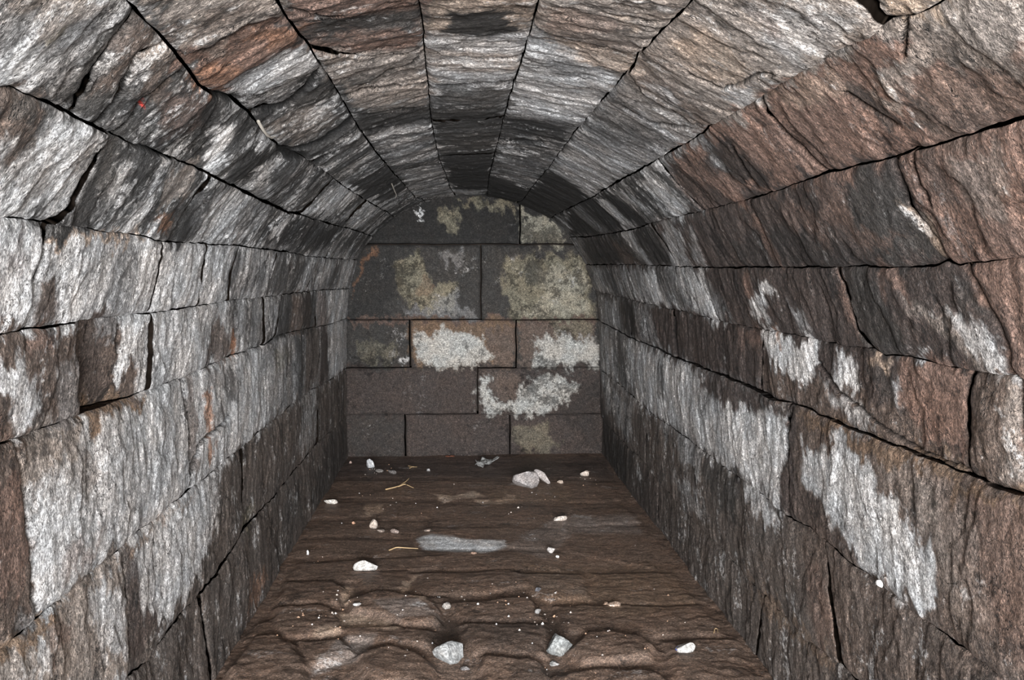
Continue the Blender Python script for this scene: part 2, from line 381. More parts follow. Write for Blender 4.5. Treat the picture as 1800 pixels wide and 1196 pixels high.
 ('B',1,10,[(1698,655),(1775,668),(1796,868),(1692,832)]),
 ('T',.6,10,[(1750,665),(1776,672),(1790,780),(1792,860),(1760,850)]),
 ('R',.8,10,[(1780,668),(1900,680),(1900,880),(1797,868)]),
 # ---- tall pale course, right wall
 ('G',1,14,[(1050,568),(1160,615),(1260,660),(1400,715),(1380,905),(1260,815),(1140,725),(1056,655)]),
 ('D',.8,8,[(1078,580),(1092,585),(1100,650),(1120,695),(1090,675),(1082,630)]),
 ('L',.9,10,[(1118,605),(1150,615),(1230,650),(1240,780),(1130,712)]),
 ('L',1,8,[(1250,700),(1290,712),(1330,720),(1383,735),(1375,890),(1330,850),(1260,810),(1235,770)]),
 ('W',.45,12,[(1270,720),(1380,740),(1370,880),(1310,840)]),
 ('D',.7,4,[(1160,635),(1170,640),(1175,700),(1163,700)]),
 ('N',.95,9,[(1225,648),(1400,715),(1385,730),(1345,712),(1330,735),(1310,712),(1280,712),(1245,685)]),
 ('N',1,5,[(1386,715),(1412,722),(1408,800),(1404,910),(1372,895),(1380,800)]),
 ('B',1,14,[(1400,713),(1700,835),(1900,880),(1900,1300),(1700,1145),(1400,915)]),
 ('R',.55,40,[(1640,850),(1900,880),(1900,1250),(1720,1100),(1680,950)]),
 ('T',.4,25,[(1540,810),(1700,870),(1740,1000),(1760,1120),(1700,1120),(1650,960)]),
 ('E',.7,10,[(1400,718),(1560,782),(1690,838),(1800,875),(1800,890),(1680,860),(1540,810),(1420,745)]),
 ('L',1,9,[(1408,785),(1440,795),(1490,775),(1530,810),(1550,860),(1600,900),(1640,950),(1655,1010),(1660,1060),(1620,1080),(1585,1050),(1560,1005),(1510,990),(1475,940),(1450,880),(1412,850)]),
 ('W',.6,14,[(1430,800),(1520,820),(1600,920),(1650,1040),(1610,1060),(1540,960),(1450,860)]),
 ('D',.5,8,[(1470,890),(1500,915),(1510,930),(1490,925)]),
 ('N',.6,10,[(1385,850),(1450,890),(1480,960),(1530,1000),(1500,990),(1430,930),(1390,905)]),
 # ---- lower courses, right
 ('Q',1,16,[(1056,655),(1140,725),(1267,818),(1403,919),(1545,1028),(1800,1230),(1500,1250),(1310,1250),(1060,802)]),
 ('B',.7,24,[(1400,930),(1560,1045),(1760,1200),(1490,1200),(1430,1120)]),
 ('R',.4,14,[(1420,1000),(1460,1020),(1475,1130),(1440,1140)]),
 ('E',.45,10,[(1310,1010),(1345,1040),(1475,1170),(1440,1165),(1340,1070)]),
 ('G',.9,8,[(1056,655),(1088,690),(1116,710),(1108,780),(1095,760),(1085,750),(1080,720),(1068,730)]),
 ('K',.6,10,[(1056,700),(1066,730),(1080,760),(1110,800),(1100,860),(1060,802)]),
 ('G',.7,7,[(1160,745),(1180,755),(1178,775),(1165,765)]),
 ('G',.8,9,[(1190,760),(1237,795),(1232,835),(1200,815)]),
 ('D',.8,9,[(1236,792),(1262,815),(1300,850),(1295,900),(1262,880),(1240,850)]),
 ('L',.85,8,[(1310,850),(1360,895),(1375,925),(1345,925),(1318,880)]),
 ('G',.5,8,[(1180,835),(1220,860),(1245,910),(1220,905)]),
 ('N',.5,12,[(1130,815),(1160,850),(1160,950),(1120,895)]),
 ('K',.45,14,[(1062,735),(1120,815),(1145,840),(1150,930),(1100,870),(1060,800)]),
 # ---- left, springing rows
 ('L',1,10,[(-60,384),(84,397),(52,578),(-60,590)]),
 ('R',.28,14,[(10,420),(50,410),(30,520),(0,520)]),
 ('W',.8,12,[(-60,520),(40,500),(50,575),(-60,585)]),
 ('P',.8,5,[(85,398),(190,410),(260,420),(250,428),(180,424),(140,418),(88,412)]),
 ('W',.8,10,[(88,420),(140,415),(135,480),(145,560),(105,570),(100,500)]),
 ('B',.95,10,[(66,497),(104,500),(100,572),(55,575)]),
 ('D',.55,8,[(215,425),(240,430),(215,555),(180,560)]),
 ('W',.6,12,[(235,425),(280,430),(262,545),(230,550)]),
 ('L',1,10,[(290,430),(420,434),(400,528),(265,550)]),
 ('W',.35,16,[(290,440),(410,440),(395,520),(275,545)]),
 ('K',.8,5,[(416,436),(424,436),(407,510),(402,525),(400,500)]),
 ('D',.8,8,[(485,446),(540,452),(520,516),(466,522)]),
 ('W',.45,6,[(575,460),(590,458),(555,510),(545,512)]),
 ('W',.6,6,[(600,460),(620,460),(608,505),(590,508)]),
 ('K',.6,6,[(590,460),(602,460),(582,508),(570,508)]),
 ('D',.6,5,[(240,400),(285,425),(330,428),(300,434),(280,432)]),
 # ---- left, course under the springing
 ('B',1,10,[(-60,588),(145,570),(146,730),(-60,800)]),
 ('R',.6,10,[(40,582),(100,578),(95,625),(50,620)]),
 ('W',.75,14,[(0,620),(30,625),(60,690),(65,735),(30,740),(0,700),(-60,700),(-60,620)]),
 ('R',.5,8,[(-60,760),(30,755),(30,770),(-60,800)]),
 ('G',.45,10,[(95,640),(140,640),(142,728),(100,745)]),
 ('B',1,8,[(145,570),(215,560),(262,690),(148,712)]),
 ('N',.5,7,[(160,572),(200,565),(205,690),(160,690)]),
 ('G',.6,7,[(185,565),(215,560),(210,600),(190,600)]),
 ('W',1,5,[(218,575),(250,560),(245,620),(228,650),(215,690),(208,680),(217,640)]),
 ('L',.7,7,[(250,556),(275,556),(270,682),(250,685)]),
 ('L',1,8,[(270,553),(380,536),(366,575),(365,642),(262,685)]),
 ('W',.35,15,[(280,560),(370,545),(360,640),(275,670)]),
 ('D',.55,6,[(352,560),(366,572),(364,600),(355,600)]),
 ('B',.9,7,[(368,580),(385,560),(400,590),(402,628),(366,640)]),
 ('G',1,8,[(400,530),(466,522),(466,608),(425,622),(408,600)]),
 ('O',.9,5,[(404,592),(414,590),(416,625),(402,630)]),
 ('G',.7,6,[(466,522),(497,520),(484,588),(468,595)]),
 ('K',.8,5,[(494,522),(510,518),(512,588),(482,590)]),
 ('B',.9,6,[(510,518),(545,514),(545,580),(510,588)]),
 ('K',.7,5,[(528,516),(556,513),(556,578),(528,582)]),
 ('L',.9,5,[(576,512),(612,510),(607,560),(580,572)]),
 ('R',.4,5,[(558,513),(572,512),(574,572),(558,576)]),
 # ---- left, big course
 ('T',1,12,[(-60,790),(145,735),(262,692),(262,715),(150,760),(130,850),(30,860),(-60,850)]),
 ('E',.95,5,[(146,733),(145,712),(262,688),(258,700),(180,735),(150,748)]),
 ('L',1,14,[(150,760),(262,700),(325,668),(337,860),(280,908),(60,1093),(35,840),(130,820)]),
 ('L',.6,20,[(150,860),(300,720),(330,840),(200,940)]),
 ('T',.6,16,[(40,810),(140,780),(180,830),(110,900),(60,880)]),
 ('R',.4,12,[(110,960),(180,950),(140,1010),(100,1020)]),
 ('W',.7,6,[(50,900),(78,910),(92,1040),(66,1050),(56,980)]),
 ('B',1,5,[(-60,790),(30,775),(47,930),(63,1092),(-60,1190)]),
 ('R',.75,12,[(-60,830),(35,830),(50,960),(0,1050),(-60,1050)]),
 ('G',.6,8,[(20,1050),(60,1060),(60,1092),(20,1100)]),
 ('L',1,8,[(328,666),(463,612),(470,748),(385,822),(338,858)]),
 ('B',.7,4,[(326,668),(340,668),(346,820),(338,856),(332,780)]),
 ('O',.8,4,[(354,685),(366,690),(366,760),(376,795),(368,800),(358,750)]),
 ('D',.7,7,[(392,650),(415,650),(412,720),(398,700)]),
 ('D',.6,6,[(370,730),(388,720),(388,755),(374,755)]),
 ('B',.4,8,[(360,650),(400,635),(395,670),(365,690)]),
 ('W',.3,10,[(420,630),(460,625),(462,740),(420,760)]),
 ('G',.9,8,[(466,610),(513,590),(512,700),(472,742)]),
 ('Y',.35,8,[(475,620),(510,605),(505,640),(480,660)]),
 ('K',.7,5,[(514,588),(534,582),(534,690),(515,705)]),
 ('Q',.9,5,[(536,582),(562,578),(558,665),(536,690)]),
 ('N',.9,5,[(560,578),(577,573),(576,665),(560,672)]),
 ('L',.95,5,[(577,573),(608,562),(610,646),(580,668)]),
 # ---- left, second course from the floor
 ('Q',1,10,[(610,650),(470,750),(400,815),(430,930),(560,778),(609,733)]),
 ('G',.6,7,[(536,690),(555,685),(558,770),(535,800),(520,790)]),
 ('L',1,10,[(337,866),(380,840),(382,900),(365,960),(340,1030),(290,1110),(250,1080),(225,1000),(240,960)]),
 ('N',.85,10,[(222,980),(240,1000),(250,1070),(290,1115),(228,1180),(225,1060)]),
 ('E',.5,5,[(215,965),(340,866),(340,874),(245,960),(225,985)]),
 ('T',1,8,[(-60,1170),(60,1095),(212,968),(227,1070),(224,1190),(150,1250),(-60,1250)]),
 ('E',.9,6,[(-60,1180),(60,1093),(100,1065),(95,1085),(50,1130),(-60,1240)]),
 ('R',.5,10,[(80,1090),(130,1090),(120,1160),(90,1170)]),
 ('W',.7,6,[(62,1120),(80,1115),(92,1180),(60,1200)]),
 ('L',.7,10,[(160,1050),(215,1000),(222,1150),(180,1190)]),
 # ---- left, lowest course
 ('Q',.6,14,[(430,930),(540,810),(612,735),(612,805),(500,1000),(400,1170),(225,1250),(225,1190)]),
 ('Y',.5,8,[(430,890),(448,885),(440,930),(430,935)]),
 ('O',.35,8,[(440,1030),(470,1000),(450,1060),(430,1100)]),
 ('K',.6,12,[(575,770),(612,738),(612,803),(560,905),(545,880)]),
 ('D',.5,10,[(500,870),(530,850),(510,960),(480,1020)]),
]
ST_BACK = [
 ('D',1,5,[(500,200),(1200,200),(1200,900),(500,900)]),
 ('N',.85,8,[(500,648),(1200,648),(1200,900),(500,900)]),
 ('K',.7,14,[(640,350),(960,340),(930,430),(640,430)]),
 ('Y',.75,8,[(765,370),(800,365),(808,395),(790,405),(770,395)]),
 ('Y',.7,6,[(810,350),(900,352),(905,370),(860,365),(820,362)]),
 ('S',.85,7,[(910,366),(960,385),(998,420),(985,430),(935,432),(920,400)]),
 ('K',.8,4,[(895,365),(912,370),(928,430),(890,430)]),
 ('K',.45,14,[(620,440),(700,440),(680,560),(615,560)]),
 ('Y',.8,8,[(690,460),(745,450),(755,500),(800,500),(800,545),(740,550),(700,520)]),
 ('E',.5,6,[(740,490),(762,490),(758,520),(735,520)]),
 ('G',.55,6,[(760,520),(805,515),(810,545),(770,550)]),
 ('G',.5,6,[(775,445),(815,440),(815,465),(785,470)]),
 ('Y',.75,10,[(890,450),(1030,450),(1045,560),(900,560),(880,500)]),
 ('S',.8,10,[(930,470),(1020,470),(1035,555),(920,555),(960,520)]),
 ('K',.7,8,[(925,455),(960,455),(965,510),(930,500)]),
 ('D',.8,8,[(850,435),(885,435),(880,560),(850,560)]),
 ('G',.5,5,[(710,545),(830,545),(840,560),(730,558)]),
 ('R',.5,3,[(612,556),(720,556),(850,559),(1050,560),(1050,570),(612,568)]),
 ('O',.4,5,[(625,470),(655,430),(660,440),(640,470),(622,520)]),
 ('D',.9,5,[(612,572),(718,572),(718,645),(612,645)]),
 ('Y',.35,6,[(630,600),(700,610),(680,640),(640,640)]),
 ('E',.8,6,[(722,565),(905,565),(905,645),(722,645)]),
 ('B',.9,5,[(850,575),(905,575),(905,645),(870,645)]),
 ('V',1,7,[(735,588),(780,580),(820,585),(850,600),(865,625),(855,644),(740,643),(728,610)]),
 ('W',.9,3,[(698,640),(714,622),(718,643)]),
 ('B',.9,5,[(912,568),(1050,568),(1050,645),(912,645)]),
 ('V',1,7,[(945,600),(970,590),(1010,592),(1050,590),(1052,644),(945,644)]),
 ('Y',.5,5,[(960,565),(1045,570),(1045,588),(970,585)]),
 ('B',.5,7,[(842,652),(900,652),(880,690),(850,700)]),
 ('V',1,7,[(843,660),(855,662),(860,705),(900,705),(925,670),(950,660),(1010,660),(1022,680),(990,705),(960,728),(850,728),(841,700)]),
 ('B',.7,6,[(862,665),(915,660),(905,700),(870,700)]),
 ('K',.35,8,[(990,710),(1056,660),(1056,800),(980,728)]),
 ('D',.6,10,[(612,732),(712,732),(712,802),(612,802)]),
 ('Y',.45,8,[(905,750),(960,745),(985,790),(915,795)]),
 ('W',1,2,[(736,364),(745,364),(745,376),(737,374)]),
 ('W',1,1.5,[(737,382),(742,382),(742,388),(737,388)]),
]
ST_FLOOR = [
 ('F',1,5,[(-300,700),(2100,700),(2100,1600),(-300,1600)]),
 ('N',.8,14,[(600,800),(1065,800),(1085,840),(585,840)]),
 ('P',.85,3.5,[(765,866),(800,868),(830,862),(850,870),(800,874),(780,882)]),
 ('P',.75,3.5,[(830,875),(870,878),(895,868),(890,860),(912,874),(880,882),(850,884)]),
 ('H',.5,6,[(640,888),(675,884),(672,898),(645,905)]),
 ('L',1,5,[(738,942),(760,936),(800,940),(820,946),(885,948),(894,958),(860,968),(800,968),(755,962),(733,955)]),
 ('W',.9,7,[(745,940),(800,942),(880,952),(870,964),(780,962)]),
 ('I',.3,8,[(880,960),(990,900),(1000,940),(960,980)]),
 ('H',.6,5,[(605,1025),(618,1030),(612,1062),(600,1060)]),
 ('H',.75,6,[(580,1068),(615,1078),(670,1088),(715,1105),(690,1110),(640,1105),(600,1100)]),
 ('H',.6,4,[(708,1030),(722,1010),(730,1008),(722,1032),(700,1045)]),
 ('H',.55,5,[(700,1048),(745,1050),(770,1062),(740,1062)]),
 ('I',.45,7,[(610,1120),(660,1118),(640,1150),(590,1170),(545,1190),(560,1160)]),
 ('I',.4,6,[(650,1062),(740,1060),(772,1090),(700,1092)]),
 ('H',.95,3,[(1062,1057),(1075,1057),(1088,1058),(1092,1066),(1075,1068),(1062,1063)]),
 ('I',.3,12,[(910,1010),(1020,1010),(1035,1045),(960,1040)]),
 ('E',.5,20,[(860,860),(1000,850),(1010,880),(860,885)]),
 ('E',.5,30,[(920,990),(1180,990),(1230,1060),(1100,1090),(930,1050)]),
 ('H',.5,5,[(545,1110),(560,1108),(600,1102),(600,1112),(560,1122),(548,1122)]),
 ('I',.35,10,[(985,905),(1120,905),(1130,935),(990,935)]),
 ('K',.45,22,[(760,1085),(1000,1085),(1010,1130),(900,1150),(750,1130)]),  # shadow behind the near loose stones, painted into the floor colour
 ('K',.35,16,[(900,1170),(1000,1160),(980,1230),(880,1230)]),
]
KIND['F'] = ((.128,.086,.063), .12, .34)
KIND['V'] = ((.41,.40,.37), .20, .55)
KIND['S'] = ((.33,.305,.24), .25, .90)
KIND['Z'] = ((.40,.03,.02), 0, 0)
KIND['H'] = ((.46,.34,.25), .10, .20)
KIND['I'] = ((.27,.24,.22), .35, .15)

def poly_mask(px, py, pts, feather):
    """1 inside the outline, fading to 0 across its rim"""
    out = np.zeros(px.shape)
    P = np.array(pts, float)
    x0, y0 = P.min(0) - feather; x1, y1 = P.max(0) + feather
    m = (px > x0) & (px < x1) & (py > y0) & (py < y1)
    if not m.any(): return out, m
    qx = px[m]; qy = py[m]
    ins = np.zeros(qx.shape, bool); d2 = np.full(qx.shape, 1e18)
    n = len(P)
    for i in range(n):
        ax, ay = P[i]; bx, by = P[(i + 1) % n]
        if ay != by:
            c = ((ay > qy) != (by > qy)) & (qx < (bx - ax) * (qy - ay) / (by - ay) + ax)
            ins ^= c
        ex, ey = bx - ax, by - ay
        L = ex * ex + ey * ey + 1e-9
        t = np.clip(((qx - ax) * ex + (qy - ay) * ey) / L, 0, 1)
        d2 = np.minimum(d2, (qx - ax - t * ex) ** 2 + (qy - ay - t * ey) ** 2)
    d = np.sqrt(d2); d[~ins] *= -1
    out[m] = sstep(-feather, feather, d)
    return out, m

CRACKS = [
 [5.5,(401,172),(458,174),(495,157),(535,137),(565,128)],[5.5,(451,205),(518,191),(548,160),(567,130)],
 [5.5,(508,270),(561,254),(600,230),(621,214)],[4,(551,287),(580,268),(638,237)],
 [9,(383,169),(400,176),(414,184)],[15,(500,268),(518,279),(535,280)],[5,(637,234),(701,224),(755,211)],
 [4.5,(438,316),(475,301),(502,278)],[4.5,(470,300),(505,275)],[4,(361,231),(395,178)],[4,(745,87),(720,95),(695,100)],
 [5,(938,42),(1001,64),(1068,80),(1128,89)],[4,(1111,130),(1134,164),(1167,184),(1218,214),(1246,217)],
 [4,(787,100),(851,104),(917,98)],[4,(1334,178),(1387,247),(1450,301)],
 [(309,83),(317,92),(325,84),(332,76)],[(197,241),(230,205),(255,170),(300,130),(322,116)],
 [(245,98),(225,130),(212,165),(190,195),(175,220)],[(310,128),(322,118)],
 [(230,258),(255,262),(286,276),(312,284),(325,272)],[(435,316),(470,304),(500,280)],
 [(520,20),(560,28),(600,24)],[(635,150),(680,130),(725,115),(744,98)],
 [(590,172),(650,155),(700,150),(750,145)],[(640,198),(700,190),(755,187)],
 [(745,150),(800,152),(860,145),(905,150)],[(950,250),(880,245)],
 [(1220,120),(1255,133),(1275,143),(1310,135),(1340,118),(1365,118)],
 [(1210,225),(1150,215),(1100,190)],[(1485,165),(1520,190),(1550,208),(1570,221)],
 [(1590,40),(1588,70),(1592,97)],[(216,575),(213,600),(217,620)],[(174,575),(172,600)],
 [(1435,640),(1470,690),(1540,745),(1600,790),(1690,826)],[(1290,255),(1330,330)],
 [(1386,800),(1384,760),(1390,720)],[(335,830),(350,780),(385,745),(400,730)],
 [(1135,560),(1140,600)],[(1182,560),(1186,625)],[(1600,265),(1620,330),(1640,360)],
]
def crack_depth(px, py):
    out = np.zeros(px.shape)
    for pts in CRACKS:
        wd = 3.6
        if isinstance(pts[0], (int, float)): wd, pts = pts[0], pts[1:]
        P = np.array(pts, float)
        m = (px > P[:, 0].min() - 8) & (px < P[:, 0].max() + 8) & (py > P[:, 1].min() - 8) & (py < P[:, 1].max() + 8)
        if not m.any(): continue
        qx, qy = px[m], py[m]; d = np.full(qx.shape, 1e9)
        for i in range(len(P) - 1):
            ax, ay = P[i]; ex, ey = P[i + 1] - P[i]
            t = np.clip(((qx - ax) * ex + (qy - ay) * ey) / (ex * ex + ey * ey), 0, 1)
            d = np.minimum(d, np.hypot(qx - ax - t * ex, qy - ay - t * ey))
        out[m] = np.maximum(out[m], 1 - sstep(wd * .25, wd, d))
    return out

def stain_shade(px, py, table, base):
    n = px.size
    rgb, ws, ks = KIND[base]
    C = np.tile(np.array(rgb), (n, 1)); W = np.full(n, ws); K = np.full(n, ks)
    for kind, st, fe, pts in table:
        a, m = poly_mask(px, py, pts, fe * .55)
        if not m.any(): continue
        rgb, ws, ks = KIND[kind]
        a = a[m] * st
        C[m] = C[m] * (1 - a)[:, None] + np.array(rgb) * a[:, None]
        W[m] = W[m] * (1 - a) + ws * a; K[m] = K[m] * (1 - a) + ks * a
    return C, W, K

# ------------------------------------------------------------------ materials
def stone_material(name, rough=0.72, along=(9.5, 25.0, 9.5), speckle=1.0, bump=1.0, spec=0.35, fissure=1.0):
    m = bpy.data.materials.new(name); m.use_nodes = True
    nt = m.node_tree; nd = nt.nodes; lk = nt.links
    bs = nd['Principled BSDF']
    bs.inputs['Roughness'].default_value = rough
    bs.inputs['Specular IOR Level'].default_value = spec
    geo = nd.new('ShaderNodeNewGeometry')
    def mapped(sc, off=(0, 0, 0)):
        mp = nd.new('ShaderNodeMapping'); mp.inputs['Scale'].default_value = sc; mp.inputs['Location'].default_value = off
        lk.new(geo.outputs['Position'], mp.inputs[0]); return mp.outputs[0]
    def noise(vec, scale, detail, rough=.6, dist=0.0):
        n = nd.new('ShaderNodeTexNoise'); n.inputs['Scale'].default_value = scale; n.inputs['Detail'].default_value = detail
        n.inputs['Roughness'].default_value = rough; n.inputs['Distortion'].default_value = dist
        lk.new(vec, n.inputs['Vector']); return n.outputs['Fac']
    def math_(op, a, b=None, c=None):
        n = nd.new('ShaderNodeMath'); n.operation = op
        for i, v in enumerate((a, b, c)):
            if v is None: continue
            if isinstance(v, (int, float)): n.inputs[i].default_value = v
            else: lk.new(v, n.inputs[i])
        return n.outputs[0]
    def remap(v, a, b, c=0.0, d=1.0):
        n = nd.new('ShaderNodeMapRange'); n.interpolation_type = 'SMOOTHSTEP'
        lk.new(v, n.inputs[0])
        for i, q in enumerate((a, b, c, d)):
            if isinstance(q, (int, float)): n.inputs[i + 1].default_value = q
            else: lk.new(q, n.inputs[i + 1])
        return n.outputs[0]
    def attr(nm):
        n = nd.new('ShaderNodeAttribute'); n.attribute_name = nm; return n
    def mix(f, a, b, mode='MIX'):
        n = nd.new('ShaderNodeMix'); n.data_type = 'RGBA'; n.blend_type = mode; n.clamp_factor = True
        if isinstance(f, (int, float)): n.inputs[0].default_value = f
        else: lk.new(f, n.inputs[0])
        for i, v in ((6, a), (7, b)):
            if isinstance(v, tuple): n.inputs[i].default_value = (*v, 1)
            else: lk.new(v, n.inputs[i])
        return n.outputs[2]
    raw = mapped((1, 1, 1))
    warp = nd.new('ShaderNodeTexNoise'); warp.inputs['Scale'].default_value = 3.2; warp.inputs['Detail'].default_value = 3
    lk.new(raw, warp.inputs['Vector'])
    wsub = nd.new('ShaderNodeVectorMath'); wsub.operation = 'MULTIPLY_ADD'
    lk.new(warp.outputs['Color'], wsub.inputs[0]); wsub.inputs[1].default_value = (.06, .06, .06)
    lk.new(geo.outputs['Position'], wsub.inputs[2])
    def wmapped(sc, off=(0, 0, 0)):
        mp = nd.new('ShaderNodeMapping'); mp.inputs['Scale'].default_value = sc; mp.inputs['Location'].default_value = off
        lk.new(wsub.outputs[0], mp.inputs[0]); return mp.outputs[0]
    s0 = noise(wmapped(tuple(q * .42 for q in along), (1, 8, 2)), 1.0, 4, .6)
    s0b = noise(wmapped(tuple(q * .42 for q in along), (9, 3, 6)), 1.0, 4, .6)
    s1 = noise(wmapped(along), 1.0, 9, .72, .2)
    s4 = noise(wmapped((along[0] * .55, along[1] * .62, along[2] * .55), (4, 4, 11)), 1.0, 5, .58)
    s2 = noise(wmapped(along, (3.3, 1.7, 9.1)), 1.35, 9, .74, .2)
    s3 = noise(wmapped((along[0] * 3.4, along[1] * 1.9, along[2] * 3.4), (5, 5, 5)), 1.0, 6, .7)
    grain = noise(raw, 210, 3, .7)
    grit = noise(raw, 62, 5, .75)
    cloud = noise(raw, 6.5, 5, .65)
    grit2 = noise(mapped((1, 1, 1), (7, 3, 5)), 48, 6, .8)
    fleck = noise(mapped((1, 1.5, 1), (2, 9, 5)), 115, 4, .75)
    ws = attr('pale').outputs['Fac']; ks = attr('dark').outputs['Fac']; col = attr('Col').outputs['Color']
    # pale streaks: amount moves the threshold of the streak field
    wt = math_('MULTIPLY_ADD', ws, -0.30, 0.66)
    wmask = remap(math_('MULTIPLY_ADD', math_('ADD', math_('ADD', math_('MULTIPLY', s0, .38), math_('MULTIPLY', s1, .32)), math_('MULTIPLY', grit, .30)), 1.9, -.45), wt, math_('ADD', wt, .09))
    wmask = math_('MULTIPLY', wmask, remap(ws, 0.0, 0.25))
    kt = math_('MULTIPLY_ADD', ks, -0.26, 0.66)
    kmask = remap(math_('MULTIPLY_ADD', math_('ADD', math_('ADD', math_('MULTIPLY', s0b, .36), math_('MULTIPLY', s2, .32)), math_('MULTIPLY', grit2, .32)), 1.9, -.45), kt, math_('ADD', kt, .10))
    kmask = math_('MULTIPLY', kmask, remap(ks, 0.0, 0.3, 0.0, .80))
    c = mix(kmask, col, mix(1.0, col, (.16, .155, .155), 'MULTIPLY'))
    pale = mix(.22, (.50, .49, .48), mix(1.0, col, (2.4, 2.4, 2.4), 'MULTIPLY'))
    c = mix(math_('MULTIPLY', wmask, .80), c, pale)
    hue = mix(remap(cloud, .35, .68), (.90, .93, .96), (1.10, 1.03, .98))
    c = mix(.75, c, mix(1.0, c, hue, 'MULTIPLY'))
    # hairline fissures along the foliation
    fis = math_('ABSOLUTE', math_('SUBTRACT', s4, .5))
    fline = math_('MULTIPLY', remap(fis, .0, .0065, 1.0, 0.0), remap(cloud, .40, .56))
    fline = math_('MULTIPLY', fline, fissure)
    c = mix(math_('MULTIPLY', fline, .8), c, (.018, .015, .013))
    # single glittering quartz and feldspar grains
    c = mix(math_('MULTIPLY', remap(fleck, .62, .70), .75), c, mix(1.0, c, (2.9, 2.8, 2.7), 'MULTIPLY'))
    g = remap(grain, .28, .72, 1 - .45 * speckle, 1 + .50 * speckle)
    g2 = remap(s3, .30, .70, .70, 1.30)
    g3 = remap(fleck, .36, .66, .62, 1.48)
    g = math_('MULTIPLY', math_('MULTIPLY', g, g2), g3)
    gm = nd.new('ShaderNodeVectorMath'); gm.operation = 'SCALE'
    lk.new(c, gm.inputs[0]); lk.new(g, gm.inputs['Scale'])
    lk.new(gm.outputs[0], bs.inputs['Base Color'])
    h = math_('ADD', math_('MULTIPLY', s1, .34), math_('MULTIPLY', s3, .22))
    h = math_('ADD', h, math_('MULTIPLY', fleck, .38))
    h = math_('ADD', h, math_('MULTIPLY', grit, .78))
    h = math_('ADD', h, math_('MULTIPLY', grain, .13))
    h = math_('SUBTRACT', h, math_('MULTIPLY', fline, .55))
    bp = nd.new('ShaderNodeBump'); bp.inputs['Strength'].default_value = 1.0
    bp.inputs['Distance'].default_value = 0.016 * bump
    lk.new(h, bp.inputs['Height']); lk.new(bp.outputs[0], bs.inputs['Normal'])
    rr = remap(grain, .3, .7, rough - .12, rough + .12)
    lk.new(rr, bs.inputs['Roughness'])
    return m

MAT_STONE = stone_material('weathered_granite')
MAT_WALL = stone_material('dressed_granite', along=(15, 20, 15), bump=.85)
MAT_BACK = stone_material('sooty_granite', along=(11, 11, 11), bump=.8, fissure=.3)
MAT_FLOOR = stone_material('dirt_covered_paving', rough=.55, along=(10, 19, 10), bump=.55, fissure=.35, spec=.4)
MAT_ROCK = stone_material('chipped_stone', along=(18, 18, 18), bump=.30, fissure=0.0, speckle=.6)

def flat_material(name, rgb, rough=.8, bump=.0, scale=120, alpha=1.0, trans=0.0):
    m = bpy.data.materials.new(name); m.use_nodes = True
    nt = m.node_tree; bs = nt.nodes['Principled BSDF']
    bs.inputs['Roughness'].default_value = rough
    bs.inputs['Transmission Weight'].default_value = trans
    n = nt.nodes.new('ShaderNodeTexNoise'); n.inputs['Scale'].default_value = scale; n.inputs['Detail'].default_value = 4
    g = nt.nodes.new('ShaderNodeNewGeometry'); nt.links.new(g.outputs['Position'], n.inputs['Vector'])
    r = nt.nodes.new('ShaderNodeValToRGB')
    r.color_ramp.elements[0].position = .3; r.color_ramp.elements[0].color = (*[c * .62 for c in rgb], 1)
    r.color_ramp.elements[1].position = .7; r.color_ramp.elements[1].color = (*[min(1, c * 1.25) for c in rgb], 1)
    nt.links.new(n.outputs['Fac'], r.inputs[0]); nt.links.new(r.outputs[0], bs.inputs['Base Color'])
    if bump:
        b = nt.nodes.new('ShaderNodeBump'); b.inputs['Distance'].default_value = bump
        nt.links.new(n.outputs['Fac'], b.inputs['Height']); nt.links.new(b.outputs[0], bs.inputs['Normal'])
    return m
MAT_CORE = flat_material('dark_rubble_core', (.030, .022, .017), .95, .02, 25)

MAT_JOINT = flat_material('dark_joint_face', (.012, .009, .007), 1.0, 0, 40)
MAT_JOINT.node_tree.nodes['Principled BSDF'].inputs['Specular IOR Level'].default_value = 0

# ------------------------------------------------------------------ mesh builders
def mesh_from(name, V, Fc, mat, parent=None, attrs=None, smooth=True):
    me = bpy.data.meshes.new(name)
    V = np.asarray(V, np.float32); Fc = np.asarray(Fc, np.int32)
    me.vertices.add(len(V)); me.vertices.foreach_set('co', V.ravel())
    n = Fc.shape[1]
    me.loops.add(Fc.size); me.loops.foreach_set('vertex_index', Fc.ravel())
    me.polygons.add(len(Fc)); me.polygons.foreach_set('loop_start', np.arange(0, Fc.size, n, dtype=np.int32))
    me.polygons.foreach_set('use_smooth', np.full(len(Fc), smooth))
    me.update(calc_edges=True)
    if attrs is not None:
        C, W, K = attrs
        ca = me.color_attributes.new('Col', 'FLOAT_COLOR', 'POINT')
        ca.data.foreach_set('color', np.concatenate([C, np.ones((len(C), 1))], 1).astype(np.float32).ravel())
        for nm, a in (('pale', W), ('dark', K)):
            at = me.attributes.new(nm, 'FLOAT', 'POINT'); at.data.foreach_set('value', a.astype(np.float32))
    me.materials.append(mat)
    o = bpy.data.objects.new(name, me); COL.objects.link(o)
    if parent is not None: o.parent = parent
    return o

def axis_samples(L, step, fine=(0, .0025, .006, .011, .018)):
    fine = [f for f in fine if f < L * .3]
    n = max(3, int((L - 2 * fine[-1]) / step))
    mid = np.linspace(fine[-1], L - fine[-1], n + 1)
    a = np.array(fine[:-1]); s = np.concatenate([a, mid, L - a[::-1]]) / L
    return s

def grid_faces(nu, nv):
    i = np.arange(nu - 1)[:, None] * nv + np.arange(nv - 1)[None, :]
    i = i.ravel()
    return np.stack([i, i + nv, i + nv + 1, i + 1], 1)

